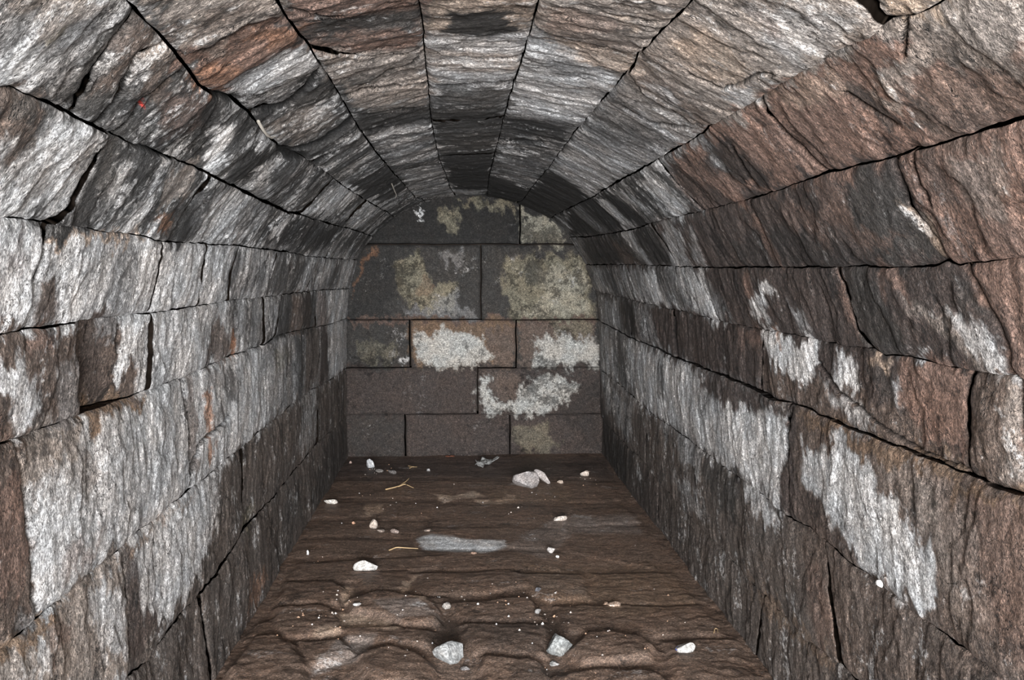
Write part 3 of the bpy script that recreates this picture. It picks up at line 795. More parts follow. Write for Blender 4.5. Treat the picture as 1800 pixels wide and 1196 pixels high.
def relief(x, y, z, seed, amp=1.0):
    """rough split-stone relief; finest across the foliation, which lies in planes square to the tunnel"""
    r = 0.0050 * fbm(x * 3.0, y * 5, z * 3.0, 3)
    r = r + 0.0040 * fbm(x * 9 + seed, y * 17 + 1.2 * perlin(x * 2, y * 3, z * 2 + seed), z * 8, 4, .55)
    rid = 1 - np.abs(perlin(x * 7 + 31 + seed, y * 17 + 3, z * 7)) * 2
    r = r + 0.0012 * rid * rid
    r = r + 0.0040 * fbm(x * 24 + seed, y * 34, z * 24, 4, .6)
    # long shallow scarps where the stone has flaked
    st = fbm(x * 2.6 + seed, y * 6 + 40, z * 2.6, 4)
    r = r + 0.0050 * sstep(.06, .10, st) + 0.0045 * sstep(-.22, -.18, st)
    return (r - .006) * amp

def finish_block(name, parent, front, back, nu, nv, attrs, mat, skirt=(.015, (.008, .006, .005))):
    """front: outer grid (nu*nv,3); back: rim pushed into the wall"""
    fc = grid_faces(nu, nv)
    idx = np.arange(nu * nv).reshape(nu, nv)
    rim = np.concatenate([idx[:, 0], idx[-1, 1:], idx[-2::-1, -1], idx[0, -2:0:-1]])
    nb = len(front)
    B = back[rim]
    V = np.concatenate([front, B])
    r2 = nb + np.arange(len(rim)); nx = np.roll(np.arange(len(rim)), -1)
    sk = np.stack([rim, r2, r2[nx], rim[nx]], 1)
    C, W, K = attrs
    C = np.concatenate([C, C[rim] * skirt[0] + np.array(skirt[1])]); W = np.concatenate([W, W[rim] * 0]); K = np.concatenate([K, K[rim]])
    ob = mesh_from(name, V, np.concatenate([fc[:, ::-1], sk]), mat, parent, (C, W, K))
    if skirt[0] < .1:
        ob.data.materials.append(MAT_JOINT)
        mi = np.zeros(len(fc) + len(sk), np.int32); mi[len(fc):] = 1
        ob.data.polygons.foreach_set('material_index', mi)
    return ob

def empty_mesh_backing(name, th0, th1, off=.13):
    """the rubble core behind a run of stones"""
    th = np.linspace(th0, th1, 40); ys = np.linspace(.35, DEPTH + .12, 24)
    T, Y = np.meshgrid(th, ys, indexing='ij')
    x, y, z = surf(T.ravel(), Y.ravel()); nx, nz = nrm(T.ravel())
    V = np.stack([x + nx * off, y, z + nz * off + CAM_H], 1)
    o = mesh_from(name, V, grid_faces(40, 24), MAT_CORE)
    o['kind'] = 'structure'
    return o

E = DEPTH
wall_left = empty_mesh_backing('wall_left', line(0, E) - .0, line(4, E))
ceiling = empty_mesh_backing('ceiling', line(4, E), line(15, E))
wall_right = empty_mesh_backing('wall_right', line(15, E), line(19, E))

def head_fn(k, pts):
    a = np.array(pts, float)
    th, y = to_surf(a[:, 0], a[:, 1])
    t0 = line(k, y); t1 = line(k + 1, y)
    v = (th - t0) / (t1 - t0)
    o = np.argsort(v)
    return v[o], y[o]

Y_NEAR, Y_FAR = 0.55, DEPTH - .004
TOTAL = 0
for k in range(19):
    if k < 4: par, nm = wall_left, 'stone_block'
    elif k < 15: par, nm = ceiling, 'vault_stone'
    else: par, nm = wall_right, 'stone_block'
    fns = [lambda v: np.full_like(v, Y_FAR)]
    for pts in HEADS[k]:
        vv, yy = head_fn(k, pts)
        def f(v, vv=vv, yy=yy, k=k):
            q = np.interp(v, vv, yy)
            return q + .006 * perlin(v * 9 + k * 3.1, v * 0 + yy[0] * 5, v * 0) + .003 * perlin(v * 30 + k * 3.1, v * 0 + yy[0] * 5, v * 0)
        fns.append(f)
    # nearest head joint seen, then one more row of stones outside the frame
    last = float(np.mean(fns[-1](np.linspace(0, 1, 5))))
    if last > 1.35:
        pass
    fns.append(lambda v: np.full_like(v, Y_NEAR))
    for j in range(len(fns) - 1):
        seed = 13.7 * k + 4.3 * j
        rs = np.random.RandomState(100 * k + j)
        fa, fb = fns[j + 1], fns[j]            # near, far
        half = np.array([.5])
        ya, yb = fa(half)[0], fb(half)[0]
        if yb - ya < .02: continue
        ym = .5 * (ya + yb)
        t0, t1 = line(k, ym), line(k + 1, ym)
        H = np.interp(t1, TH, SS) - np.interp(t0, TH, SS)
        L = yb - ya
        step = .0048 if ym < 2.6 else .0066 if ym < 4 else .0088
        us = axis_samples(L, step); vs = axis_samples(H, step)
        U, Vv = np.meshgrid(us, vs, indexing='ij'); U = U.ravel(); Vv = Vv.ravel()
        g0 = GAPS.get(k, .0015); g1 = GAPS.get(k + 1, .0015); gu = .0030 if k == 7 or (k == 11 and j >= 2) else .0011 if k > 4 else .0004
        ul = U * (1 - 2 * gu / L) + gu / L; vl = Vv * (1 - (g0 + g1) / H) + g0 / H
        y = fa(vl) * (1 - ul) + fb(vl) * ul
        th = line(k, y) * (1 - vl) + line(k + 1, y) * vl
        x, _, z = surf(th, y); nx, nz = nrm(th)
        # distance to the rim in metres
        Lu = (fb(vl) - fa(vl)); Hh = np.interp(line(k + 1, y), TH, SS) - np.interp(line(k, y), TH, SS)
        du = np.minimum(ul, 1 - ul) * Lu; dv = np.minimum(vl, 1 - vl) * Hh
        rr = rs.uniform(.010, .022)
        rr = rr * (1 + .6 * perlin(x * 7, y * 7, z * 7 + seed))
        eu = np.clip(1 - du / rr, 0, 1) * (.6 if k < 5 and j < len(fns) - 3 else 1); ev = np.clip(1 - dv / rr, 0, 1)
        edge = rr * .62 * (1 - np.sqrt(np.clip(1 - np.minimum(eu * eu + ev * ev, 1), 0, 1))) * (1.0 if 5 <= k <= 13 else .9)
        back_amt = SETBACK.get(k, {}).get(j, rs.uniform(-.0035, .0035))
        tilt = rs.uniform(-.004, .004) * (ul - .5) + rs.uniform(-.006, .006) * (vl - .5)
        if k == 3 and j == 5: tilt = .050 * (1 - ul) * (1 - .6 * vl)     # leans back from the ledge it stands on
        bulge = -.010 * rs.uniform(.3, 1.2) * (1 - (2 * ul - 1) ** 2) * (1 - (2 * vl - 1) ** 2)
        d = back_amt + tilt + bulge + edge - relief(x, y, z, seed, 1.0 if 5 <= k <= 10 else .72)
        if k <= 1 or k >= 17: d = d + .002
        X = x + nx * d; Z = z + nz * d
        # stains, with their rims frayed along the foliation
        w1 = fbm(x * 8, y * 15, z * 8 + 50, 6, .66); w2 = fbm(x * 9 + 9, y * 13, z * 9, 6, .66)
        tx, ty, tz = surf(th + .060 * w1 / np.maximum(.5, np.interp(th, TH, RR)), y * (1 + .020 * w2))
        px, py = pix(tx, ty, tz)
        at = stain_shade(px, py, ST_VAULT, 'G')
        cx_, cy2 = pix(x, y, z); cr = crack_depth(cx_ + 2.2 * w2, cy2 + 2.2 * w1)
        X = X + nx * .016 * cr; Z = Z + nz * .016 * cr; at[0][:] = at[0] * (1 - .88 * cr)[:, None]; at[1][:] = at[1] * (1 - cr)
        # every stone has a tone of its own
        at = (at[0] * (1 + rs.uniform(-.08, .08)), at[1], at[2])
        front = np.stack([X, y, Z + CAM_H], 1)
        back = np.stack([x + nx * (.11), y, z + nz * (.11) + CAM_H], 1)
        finish_block(nm, par, front, back, len(us), len(vs), at, MAT_WALL if (k < 5 or k >= 15) else MAT_STONE, (.25, (.28, .20, .14)) if k in (2, 16) else (.015, (.008, .006, .005)))
        TOTAL += len(front)

# ------------------------------------------------------------------ end wall
def at_plane(px, py, yp):
    x, y, z = ray(px, py)
    return x / y * yp, z / y * yp
xa, za = at_plane(835, 560, DEPTH)
core = np.array([[-1.1, DEPTH + .16, -1.45 + CAM_H], [1.25, DEPTH + .16, -1.45 + CAM_H], [1.25, DEPTH + .16, .75 + CAM_H], [-1.1, DEPTH + .16, .75 + CAM_H]])
wall_back = mesh_from('wall_back', core, [[0, 1, 2, 3]], MAT_CORE); wall_back['kind'] = 'structure'
BACK = [  # left, right, top, bottom in the frame; set-back
 (585,712,730,812,.0),(713,896,730,812,.004),(897,1085,730,812,.0),
 (585,839,648,729,.006),(840,1085,648,729,.0),
 (585,720,563,647,.01),(721,907,563,647,.0),(908,1085,563,647,.004),
 (585,845,430,562,.0),(846,1085,430,562,.006),
 (600,914,310,429,.008),(915,1070,310,429,.0)]
for j, (l, r, t, b, sb) in enumerate(BACK):
    x0, z1 = at_plane(l, t, DEPTH); x1, z0 = at_plane(r, b, DEPTH)
    L = x1 - x0; H = z1 - z0
    us = axis_samples(L, .008); vs = axis_samples(H, .008)
    U, V2 = np.meshgrid(us, vs, indexing='ij'); U = U.ravel(); V2 = V2.ravel()
    rs = np.random.RandomState(900 + j)
    x = x0 + .003 + U * (L - .006); z = z0 + .003 + V2 * (H - .006)
    du = np.minimum(U, 1 - U) * L; dv = np.minimum(V2, 1 - V2) * H
    x = x + .006 * perlin(z * 8, x * 2, z * 0 + j // 2); z = z + .006 * perlin(x * 7, z * 2, x * 0 + 3.3)
    rr = .022 * (1 + .6 * perlin(x * 7, z * 7, z * 0 + j * 3.3))
    eu = np.clip(1 - du / rr, 0, 1); ev = np.clip(1 - dv / rr, 0, 1)
    edge = rr * .75 * (1 - np.sqrt(np.clip(1 - np.minimum(eu * eu + ev * ev, 1), 0, 1)))
    yy = DEPTH + .006 + sb + edge - .012 * fbm(x * 5, z * 5, z * 0 + j * 2.2, 4) - .006 * (1 - (2 * U - 1) ** 2) * (1 - (2 * V2 - 1) ** 2)
    w1 = fbm(x * 11, z * 7, z * 0 + 3, 6, .68); w2 = fbm(x * 9 + 9, z * 7, z * 0, 6, .68)
    px, py = pix(x + .085 * w2, np.full_like(x, DEPTH), z + .085 * w1)
    at = stain_shade(px, py, ST_BACK, 'D')
    at = (at[0] * .80, at[1] * .55, at[2])
    front = np.stack([x, yy, z + CAM_H], 1); back = np.stack([x, np.full_like(x, DEPTH + .14), z + CAM_H], 1)
    # wound the other way round so the faces look out of the wall
    finish_block('stone_block', wall_back, front, back, len(us), len(vs), at, MAT_BACK)

# ------------------------------------------------------------------ floor
FLOOR_STONES = [
 ([(400,1183),(445,1122),(480,1120),(518,1140),(537,1175),(533,1215),(420,1215)],.045),
 ([(483,1069),(567,1065),(588,1082),(602,1110),(567,1121),(501,1124),(483,1103)],.04),
 ([(497,1023),(588,1020),(605,1037),(595,1062),(546,1063),(490,1062)],.035),
 ([(452,1093),(476,1086),(483,1117),(442,1117)],.02),
 ([(622,1002),(723,1002),(709,1037),(675,1039),(643,1037),(626,1016)],.025),
 ([(609,1058),(664,1044),(748,1055),(775,1075),(775,1096),(713,1100),(671,1086),(619,1075)],.045),
 ([(605,1103),(695,1102),(758,1110),(755,1135),(695,1131),(608,1122)],.03),
 ([(518,1128),(600,1124),(622,1148),(575,1165),(540,1175)],.03),
 ([(629,1155),(678,1138),(734,1148),(768,1170),(765,1205),(643,1205)],.045),
 ([(723,1006),(817,1006),(900,1000),(930,1030),(810,1045),(730,1044)],.022),
 ([(737,1050),(785,1048),(780,1070),(760,1065)],.02),
 ([(795,1060),(930,1050),(960,1090),(830,1092),(800,1078)],.03),
 ([(810,1098),(960,1095),(960,1145),(830,1143)],.03),
 ([(525,988),(622,982),(622,1018),(504,1018)],.02),
 ([(626,978),(779,975),(768,996),(713,1001),(630,999)],.02),
 ([(1031,1115),(1073,1114),(1128,1124),(1149,1138),(1139,1159),(1076,1162),(1017,1159),(1006,1141)],.045),
 ([(850,1150),(937,1155),(965,1180),(950,1215),(840,1215)],.045),
 ([(975,1176),(1058,1170),(1152,1180),(1190,1210),(970,1212)],.03),
 ([(996,884),(1093,884),(1128,915),(1017,921)],.018),
 ([(989,843),(1072,846),(1093,877),(1000,880)],.018),
 ([(905,1006),(1024,1006),(1038,1051),(950,1051)],.02),
 ([(1041,1003),(1184,1003),(1225,1058),(1072,1058)],.014),
 ([(970,1062),(1230,1062),(1275,1112),(1180,1116),(980,1108)],.018),
 ([(982,924),(1142,922),(1163,960),(1150,995),(990,965)],.012),
 ([(1160,1125),(1290,1120),(1330,1210),(1210,1205)],.015),
 ([(600,812),(830,812),(830,836),(590,836)],.016),([(835,810),(1060,812),(1070,838),(835,838)],.014),
 ([(590,842),(800,842),(790,872),(570,872)],.016),([(805,845),(985,845),(985,875),(800,878)],.016),
 ([(570,880),(760,880),(755,905),(555,905)],.016),([(765,884),(990,887),(990,915),(765,915)],.014),
 ([(550,912),(735,912),(725,940),(530,940)],.014),([(745,924),(975,926),(980,962),(740,958)],.014),
 ([(530,945),(720,945),(715,972),(510,975)],.014),([(730,966),(985,968),(985,998),(785,998)],.014),
]
def floor_xy(px, py):
    x, y, z = ray(px, py)
    return x / -z * CAM_H, y / -z * CAM_H
FS = []
for pts, h in FLOOR_STONES:
    a = np.array(pts, float); fx, fy = floor_xy(a[:, 0], a[:, 1]); FS.append((np.stack([fx, fy], 1), h))
def floor_height(x, y):
    """height over z = 0, x and y in metres"""
    h = .010 * fbm(x * 2, y * 2.6, x * 0 + 2, 3) - .014
    h = h - .03 * sstep(2.75, 2.3, y) * sstep(.55, .1, np.abs(x - .12))
    wx = x + .020 * fbm(x * 7, y * 9, x * 0 + 8, 3); wy = y + .020 * fbm(x * 7 + 4, y * 9, x * 0 + 1, 3)
    near_ = sstep(3.8, 3.0, y)
    for i, (P, hh) in enumerate(FS):
        m, sel = poly_mask(wx, wy, P, .016)
        if not sel.any(): continue
        c = P.mean(0)
        # dome: rises fast from the rim and flattens
        far, _ = poly_mask(wx[sel], wy[sel], P, .085)
        h[sel] = h[sel] + hh * (.52 * m[sel] + .22 * far) * (.38 + .62 * near_[sel])
    near = sstep(3.6, 2.4, y)
    h = h + (.002 + .0020 * near) * fbm(x * 7, y * 12, x * 0 + 4, 4) + (.0020 + .0024 * near) * fbm(x * 20, y * 34, x * 0, 4, .6)
    return h
gx = np.arange(-.86, 1.08, .0072); gy = np.concatenate([np.linspace(1.2, 3.6, 376)[:-1], np.linspace(3.6, DEPTH + .012, 210)])
GX, GY = np.meshgrid(gx, gy, indexing='ij'); fxx = GX.ravel(); fyy = GY.ravel()
fh = floor_height(fxx, fyy)
w1 = fbm(fxx * 6, fyy * 14, fxx * 0 + 3, 4); w2 = fbm(fxx * 6 + 9, fyy * 14, fxx * 0, 4)
px, py = pix(fxx + .04 * w1, fyy + .025 * w2, np.full_like(fxx, -CAM_H))
at = stain_shade(px, py, ST_FLOOR, 'F')
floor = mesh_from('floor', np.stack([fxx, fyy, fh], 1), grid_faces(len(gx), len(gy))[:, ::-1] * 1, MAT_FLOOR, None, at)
floor.data.flip_normals() if False else None
floor['kind'] = 'structure'
TOTAL += len(fxx)
print('VERTS', TOTAL)

# ------------------------------------------------------------------ loose things
import bmesh
def tag(o, label, cat, group=None, kind=None):
    o['label'] = label; o['category'] = cat
    if group: o['group'] = group
    if kind: o['kind'] = kind
def hgt(x, y):
    return float(floor_height(np.array([x, x]), np.array([y, y]))[0])
def ground(px, py):
    """the point of the floor seen at a pixel"""
    x, y, z = ray(px, py); h = 0.0
    for _ in range(6):
        t = (CAM_H - h) / -z; h = hgt(x * t, y * t)
    return float(x * t), float(y * t), h
def rock_mesh(dims, seed, cuts=9, rough=.05, sub=4):
    bm = bmesh.new(); bmesh.ops.create_icosphere(bm, subdivisions=sub, radius=1)
    V = np.array([v.co[:] for v in bm.verts]); Fc = np.array([[v.index for v in f.verts] for f in bm.faces]); bm.free()
    rs = np.random.RandomState(seed)
    for i in range(cuts):
        n = rs.normal(size=3); n /= np.linalg.norm(n); t = rs.uniform(.45, .82)
        d = V @ n; V = V - n[None] * np.maximum(0, d - t)[:, None]
    n = np.array([0, 0, -1.0]); d = V @ n; V = V - n[None] * np.maximum(0, d - .6)[:, None]
    V = V * (1 + rough * fbm(V[:, 0] * 2 + seed, V[:, 1] * 2, V[:, 2] * 2, 4))[:, None]
    V = V - (V.max(0) + V.min(0)) / 2
    V = V / (V.max(0) - V.min(0)) * np.array(dims)
    V[:, 2] += dims[2] / 2
    return V, Fc
def rock(name, label, cat, px, py, wpx, hpx, seed, rgb, deep=.85, cuts=9, rough=.05, turn=None, pale=.25, dark=.15, group=None, lift=0.0, tilt=(0, 0), sub=4, dirt=True):
    """px, py: foot of the stone in the photograph; wpx, hpx its apparent size"""
    x, y, h = ground(px, py)
    dist = math.sqrt(x * x + y * y + CAM_H ** 2); m = dist / F
    W = wpx * m; D = W * deep
    el = math.atan2(CAM_H, math.hypot(x, y))
    Hh = max(.35 * W, (hpx * m - D * math.sin(el)) / math.cos(el))
    y += D * .5
    V, Fc = rock_mesh((W, D, Hh), seed, cuts, rough, sub)
    up = V[:, 2] / Hh
    C = np.tile(np.array(rgb) * .72, (len(V), 1))
    if dirt: C = C * (1 - .45 * sstep(.30, .0, up + .3 * fbm(V[:, 0] * 30, V[:, 1] * 30, V[:, 2] * 30 + seed, 2)))[:, None]  # stone colour made unevenly darker towards its foot
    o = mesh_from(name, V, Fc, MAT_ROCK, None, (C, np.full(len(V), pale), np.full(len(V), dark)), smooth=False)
    # seat it: as deep as its footprint lies
    q = [hgt(x + a * W * .33, y + b * D * .33) for a in (-1, 0, 1) for b in (-1, 0, 1)]
    o.location = (x, y, sum(q) / len(q) - .10 * Hh + lift)
    o.rotation_euler = (tilt[0], tilt[1], (turn or 0))
    tag(o, label, cat, group)
    return o
GREY = (.34, .34, .33); WHITE = (.62, .59, .55); PINK = (.40, .35, .33); CREAM = (.60, .50, .42)
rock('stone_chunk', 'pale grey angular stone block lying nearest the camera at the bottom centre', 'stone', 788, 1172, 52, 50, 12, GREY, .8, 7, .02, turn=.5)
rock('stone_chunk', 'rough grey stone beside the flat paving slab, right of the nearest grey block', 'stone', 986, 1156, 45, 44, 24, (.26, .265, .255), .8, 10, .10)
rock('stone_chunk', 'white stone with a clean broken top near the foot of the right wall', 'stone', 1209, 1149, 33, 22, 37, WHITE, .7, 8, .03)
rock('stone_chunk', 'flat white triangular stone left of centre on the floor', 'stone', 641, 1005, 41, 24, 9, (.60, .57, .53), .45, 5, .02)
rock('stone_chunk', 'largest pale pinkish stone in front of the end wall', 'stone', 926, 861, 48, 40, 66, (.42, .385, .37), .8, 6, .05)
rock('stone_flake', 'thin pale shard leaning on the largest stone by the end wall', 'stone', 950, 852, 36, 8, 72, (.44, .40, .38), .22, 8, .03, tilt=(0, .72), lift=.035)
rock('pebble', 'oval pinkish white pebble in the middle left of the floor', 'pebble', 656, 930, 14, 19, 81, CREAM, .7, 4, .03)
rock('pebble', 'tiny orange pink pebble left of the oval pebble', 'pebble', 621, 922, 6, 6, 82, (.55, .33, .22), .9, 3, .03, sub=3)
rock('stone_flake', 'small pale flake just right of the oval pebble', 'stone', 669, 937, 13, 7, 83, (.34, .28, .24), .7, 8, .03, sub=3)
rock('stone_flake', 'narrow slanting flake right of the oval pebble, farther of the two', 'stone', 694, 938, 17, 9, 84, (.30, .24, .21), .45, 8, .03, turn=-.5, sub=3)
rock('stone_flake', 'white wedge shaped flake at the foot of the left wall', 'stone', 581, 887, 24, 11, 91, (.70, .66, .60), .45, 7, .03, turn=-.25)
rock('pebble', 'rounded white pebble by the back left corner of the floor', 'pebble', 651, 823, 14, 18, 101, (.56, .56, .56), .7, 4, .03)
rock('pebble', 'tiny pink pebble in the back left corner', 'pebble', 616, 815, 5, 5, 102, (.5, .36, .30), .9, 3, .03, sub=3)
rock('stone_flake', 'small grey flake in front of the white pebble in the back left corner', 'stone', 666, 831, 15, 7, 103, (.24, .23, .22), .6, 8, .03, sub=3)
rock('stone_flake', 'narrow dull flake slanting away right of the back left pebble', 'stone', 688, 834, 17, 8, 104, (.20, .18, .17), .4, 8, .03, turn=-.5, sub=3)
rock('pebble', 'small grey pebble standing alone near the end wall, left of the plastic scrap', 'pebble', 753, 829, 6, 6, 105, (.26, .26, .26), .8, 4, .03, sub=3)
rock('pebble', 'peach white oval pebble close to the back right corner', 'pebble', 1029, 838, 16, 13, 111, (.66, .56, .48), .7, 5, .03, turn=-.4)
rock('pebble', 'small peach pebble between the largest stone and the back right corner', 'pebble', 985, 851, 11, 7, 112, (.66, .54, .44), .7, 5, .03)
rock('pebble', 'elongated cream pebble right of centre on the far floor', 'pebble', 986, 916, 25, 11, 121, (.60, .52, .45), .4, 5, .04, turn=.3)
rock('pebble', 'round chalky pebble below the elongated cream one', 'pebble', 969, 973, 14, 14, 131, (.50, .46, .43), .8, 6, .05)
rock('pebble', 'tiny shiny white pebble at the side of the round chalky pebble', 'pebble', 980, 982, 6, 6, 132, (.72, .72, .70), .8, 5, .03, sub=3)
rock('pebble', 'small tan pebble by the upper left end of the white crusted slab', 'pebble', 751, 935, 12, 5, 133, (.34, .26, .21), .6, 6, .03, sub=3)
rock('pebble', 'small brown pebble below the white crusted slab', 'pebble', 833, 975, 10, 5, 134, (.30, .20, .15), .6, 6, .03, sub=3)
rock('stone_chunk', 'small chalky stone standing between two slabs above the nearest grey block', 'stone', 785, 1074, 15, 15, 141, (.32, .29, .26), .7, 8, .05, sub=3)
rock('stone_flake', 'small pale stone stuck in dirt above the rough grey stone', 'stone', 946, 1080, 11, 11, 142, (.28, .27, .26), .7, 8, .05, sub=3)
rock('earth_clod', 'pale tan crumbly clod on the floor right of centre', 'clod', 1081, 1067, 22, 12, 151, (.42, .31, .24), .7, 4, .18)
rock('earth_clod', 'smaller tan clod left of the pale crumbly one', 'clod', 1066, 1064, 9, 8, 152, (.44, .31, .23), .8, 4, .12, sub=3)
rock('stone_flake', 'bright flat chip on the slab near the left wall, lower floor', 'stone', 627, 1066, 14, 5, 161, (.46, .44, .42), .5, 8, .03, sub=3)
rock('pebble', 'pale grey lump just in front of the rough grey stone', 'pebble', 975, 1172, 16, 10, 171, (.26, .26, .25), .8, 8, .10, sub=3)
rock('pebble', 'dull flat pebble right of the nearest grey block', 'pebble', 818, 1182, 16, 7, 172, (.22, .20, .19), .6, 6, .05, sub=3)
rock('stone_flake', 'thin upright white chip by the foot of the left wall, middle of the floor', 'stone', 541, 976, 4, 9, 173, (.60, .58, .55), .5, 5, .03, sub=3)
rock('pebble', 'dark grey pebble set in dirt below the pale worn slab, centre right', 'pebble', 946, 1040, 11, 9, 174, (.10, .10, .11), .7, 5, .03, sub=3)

def tube(pts, r0, r1, seg=7):
    P = [Vector(p) for p in pts]; V = []; Fc = []
    for i, p in enumerate(P):
        t = (P[min(i + 1, len(P) - 1)] - P[max(i - 1, 0)]).normalized()
        a = t.orthogonal().normalized(); b = t.cross(a)
        r = r0 + (r1 - r0) * i / (len(P) - 1)
        for k in range(seg):
            q = 2 * math.pi * k / seg; V.append(p + a * math.cos(q) * r + b * math.sin(q) * r)
    for i in range(len(P) - 1):
        for k in range(seg):
            Fc.append([i * seg + k, i * seg + (k + 1) % seg, (i + 1) * seg + (k + 1) % seg, (i + 1) * seg + k])
    return np.array([v[:] for v in V]), np.array(Fc)
MAT_STRAW = flat_material('dry_straw', (.46, .32, .17), .7, .001, 300)
MAT_ROOT = flat_material('pale_root', (.50, .46, .40), .8, .001, 300)
MAT_LEAF = flat_material('dead_leaf', (.22, .075, .04), .7, .001, 260)
MAT_FILM = flat_material('dirty_plastic_film', (.30, .30, .29), .28, .001, 90)
MAT_BLUE = flat_material('blue_scrap', (.03, .06, .45), .5, .0, 90)

def stem(name, parent, pts, r, mat, base):
    q = []
    for px, py, up in pts:
        x, y, h = ground(px, py); q.append((x - base[0], y - base[1], h + up + r - base[2]))
    # smooth the run of points
    n = 14; q = np.array(q); t = np.linspace(0, len(q) - 1, n)
    S = np.stack([np.interp(t, np.arange(len(q)), q[:, i]) for i in range(3)], 1)
    S[1:-1] = (S[:-2] + 2 * S[1:-1] + S[2:]) / 4
    V, Fc = tube(S, r, r * .45)
    return mesh_from(name, V, Fc, mat, parent)
def straw(label, name, cat, base_px, stems, r, mat):
    b = ground(*base_px)
    e = bpy.data.objects.new(name, None); COL.objects.link(e); e.location = b; e.empty_display_size = .02
    for st in stems: stem('stem', e, st, r, mat, b)
    tag(e, label, cat); return e
straw('forked dry grass stalk lying on the far left floor', 'grass_stalk', 'straw', (700, 862),
      [[(678,862,0),(700,858,.004),(714,851,.012),(719,847,.016)],[(700,858,.004),(712,855,.01),(727,860,.002)]], .0042, MAT_STRAW)
straw('short dry grass wisp near the end wall, above the forked stalk', 'grass_stalk', 'straw', (725, 823),
      [[(718,820,0),(726,823,.004),(733,822,.0)],[(720,824,0),(727,822,.004)]], .0028, MAT_STRAW)
straw('thin tan rootlet below the white crusted slab, left side', 'root', 'root', (705, 967),
      [[(684,969,0),(697,965,.004),(715,966,.003),(735,966,0)]], .0034, MAT_STRAW)
straw('curled brown twig at the foot of the right wall, lower floor', 'twig', 'twig', (1258, 1112),
      [[(1255,1114,0),(1256,1109,.006),(1261,1109,.006),(1262,1114,.0)]], .0016, MAT_STRAW)

def sheet(name, label, cat, px, py, wpx, hpx, mat, seed, amp, thick, outline='oval', turn=0):
    x, y, h = ground(px, py); m = math.sqrt(x * x + y * y + CAM_H ** 2) / F
    W = wpx * m; el = math.atan2(CAM_H, math.hypot(x, y)); D = hpx * m / math.sin(el)
    nr, na = 9, 40
    top = []
    for i in range(nr):
        for k in range(na):
            q = 2 * math.pi * k / na; rad = (i + .001) / (nr - 1)
            if outline == 'leaf': f = 1 - .55 * abs(math.sin(q)) ** .7
            else: f = 1 + .22 * math.sin(3 * q + seed) + .12 * math.sin(7 * q + seed * 2)
            top.append((math.cos(q) * rad * f * W / 2, math.sin(q) * rad * f * D / 2, 0))
    T = np.array(top)
    nz = fbm(T[:, 0] / W * 3 + seed, T[:, 1] / W * 3, T[:, 0] * 0, 4)
    rad = np.hypot(T[:, 0] / (W / 2), T[:, 1] / (D / 2))
    T[:, 2] = amp * (.6 + nz * 1.6) + amp * .9 * rad ** 3 * (T[:, 0] > -W * .1)
    T[:, 2] -= T[:, 2].min()
    B = T.copy(); B[:, 2] -= thick
    V = np.concatenate([T, B]); n = len(T); Fc = []
    for i in range(nr - 1):
        for k in range(na):
            a, b = i * na + k, i * na + (k + 1) % na
            Fc.append([a, a + na, b + na, b]); Fc.append([a + n, b + n, b + na + n, a + na + n])
    for k in range(na):
        a, b = (nr - 1) * na + k, (nr - 1) * na + (k + 1) % na; Fc.append([a, a + n, b + n, b])
    o = mesh_from(name, V, Fc, mat)
    mh = max(hgt(x + a * W * .35, y + b * D * .3) for a in (-1, 0, 1) for b in (-1, 0, 1))
    o.location = (x, y, mh + thick * .2); o.rotation_euler = (0, 0, turn)
    tag(o, label, cat); return o
sheet('plastic_scrap', 'crumpled dirty grey plastic scrap on the floor by the end wall', 'plastic scrap', 853, 818, 38, 9, MAT_FILM, 2, .022, .002, turn=.1)
sheet('dead_leaf', 'small reddish brown dead leaf against the foot of the end wall', 'leaf', 791, 804, 17, 4, MAT_LEAF, 3, .006, .0015, 'leaf')
sheet('paper_scrap', 'tiny bright blue scrap beside the white stone with a broken top', 'scrap', 1191, 1143, 6, 4, MAT_BLUE, 4, .003, .001)

# ---- bits that cling to the masonry
def on_vault(px, py, out):
    th, y = to_surf(np.array([px, px], float), np.array([py, py], float))
    x, _, z = surf(th, y); nx, nz = nrm(th)
    return Vector((x[0] - nx[0] * out, y[0], z[0] - nz[0] * out + CAM_H))
def cling_run(name, label, cat, pts, r0, r1, mat, flat=1.0):
    P = [on_vault(a, b, c) for a, b, c in pts]; c0 = P[0].copy()
    V, Fc = tube([p - c0 for p in P], r0, r1, 8)
    o = mesh_from(name, V, Fc, mat); o.location = c0; tag(o, label, cat); return o
cling_run('stone_sliver', 'pale curved sliver wedged in the wide dark joint, upper left of the vault', 'stone sliver',
          [(452,211,.004),(456,220,.012),(463,230,.014),(472,236,.012),(480,237,.006)], .0042, .0022, MAT_ROOT)
cling_run('root', 'short pale rootlet hanging from the vault left of its crown', 'root',
          [(688,322,.004),(690,329,.020),(692,334,.030),(689,338,.036)], .0035, .0016, MAT_ROOT)
fl = on_vault(1553, 1031, .010)
V, Fc = rock_mesh((.016, .022, .016), 310, 8, .2, 3)
o = mesh_from('mortar_crumb', V, Fc, MAT_ROCK, None, (np.tile([.75, .74, .72], (len(V), 1)), np.zeros(len(V)), np.zeros(len(V))), smooth=False)
o.location = fl; tag(o, 'bright white mortar crumb clinging to a joint low on the right wall', 'mortar crumb')

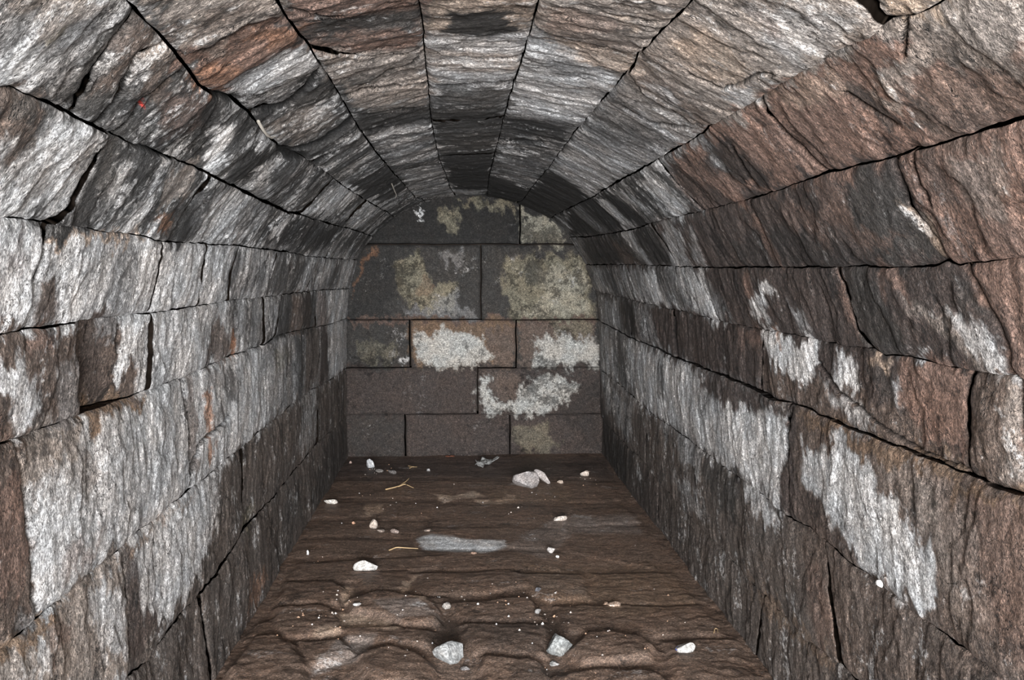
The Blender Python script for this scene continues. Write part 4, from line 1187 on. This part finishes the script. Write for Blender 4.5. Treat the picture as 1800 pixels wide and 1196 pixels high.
# ---- grit nobody would count
rs = np.random.RandomState(5)
OV = np.array([[1,0,0],[-1,0,0],[0,1,0],[0,-1,0],[0,0,1],[0,0,-1]], float); OF = np.array([[0,2,4],[2,1,4],[1,3,4],[3,0,4],[2,0,5],[1,2,5],[3,1,5],[0,3,5]])
Vs, Fs, Cs = [], [], []
cent = [(560,1095,50,30),(600,1060,40,35),(450,1120,30,20),(545,972,25,10),(800,1040,90,30),(975,1165,22,12),(1215,1010,60,40),(1160,960,40,25),(1240,1070,40,35),
        (700,880,120,30),(950,880,100,40),(640,825,45,10),(1060,1140,90,30),(880,1070,120,40),(700,1130,120,40),(1045,835,40,8),(960,1090,50,30)]
pts = []
for cx, cy, sx, sy in cent:
    for _ in range(17):
        pts.append((cx + rs.normal() * sx * .6, cy + rs.normal() * sy * .6))
PXY = np.array(pts); fx, fy = floor_xy(PXY[:, 0], PXY[:, 1])
ROCKS = [(o.location.x, o.location.y, max(o.dimensions.x, o.dimensions.y) * .5 + .012) for o in COL.objects if o.get('label') and o.type == 'MESH' and o.location.z < .4]
far_ok = np.array([all(math.hypot(a - q[0], b - q[1]) > q[2] for q in ROCKS) for a, b in zip(fx, fy)])
ok = far_ok & (np.hypot(PXY[:, 0] - 986, PXY[:, 1] - 1140) > 34) & (fy > 2.0) & (fy < DEPTH - .1) & (fx > -.68) & (fx < .84); fx = fx[ok]; fy = fy[ok]; fh2 = floor_height(fx, fy)
for i in range(len(fx)):
    r = rs.uniform(.0018, .0048) * (1.35 if rs.rand() < .15 else 1)
    J = OV * rs.uniform(.6, 1.25, (6, 1)) * r
    Vs.append(J + np.array([fx[i], fy[i], fh2[i] + r * .35])); Fs.append(OF + 6 * i)
    c = [(.55, .48, .42), (.42, .27, .18), (.30, .26, .23), (.62, .60, .58)][rs.randint(4)]
    Cs.append(np.tile(c, (6, 1)))
Vs = np.concatenate(Vs)
g = mesh_from('grit', Vs, np.concatenate(Fs), MAT_ROCK, None, (np.concatenate(Cs), np.zeros(len(Vs)), np.zeros(len(Vs))), smooth=False)
tag(g, 'fine pale grit and crumbs strewn over the brown floor', 'grit', kind='stuff')
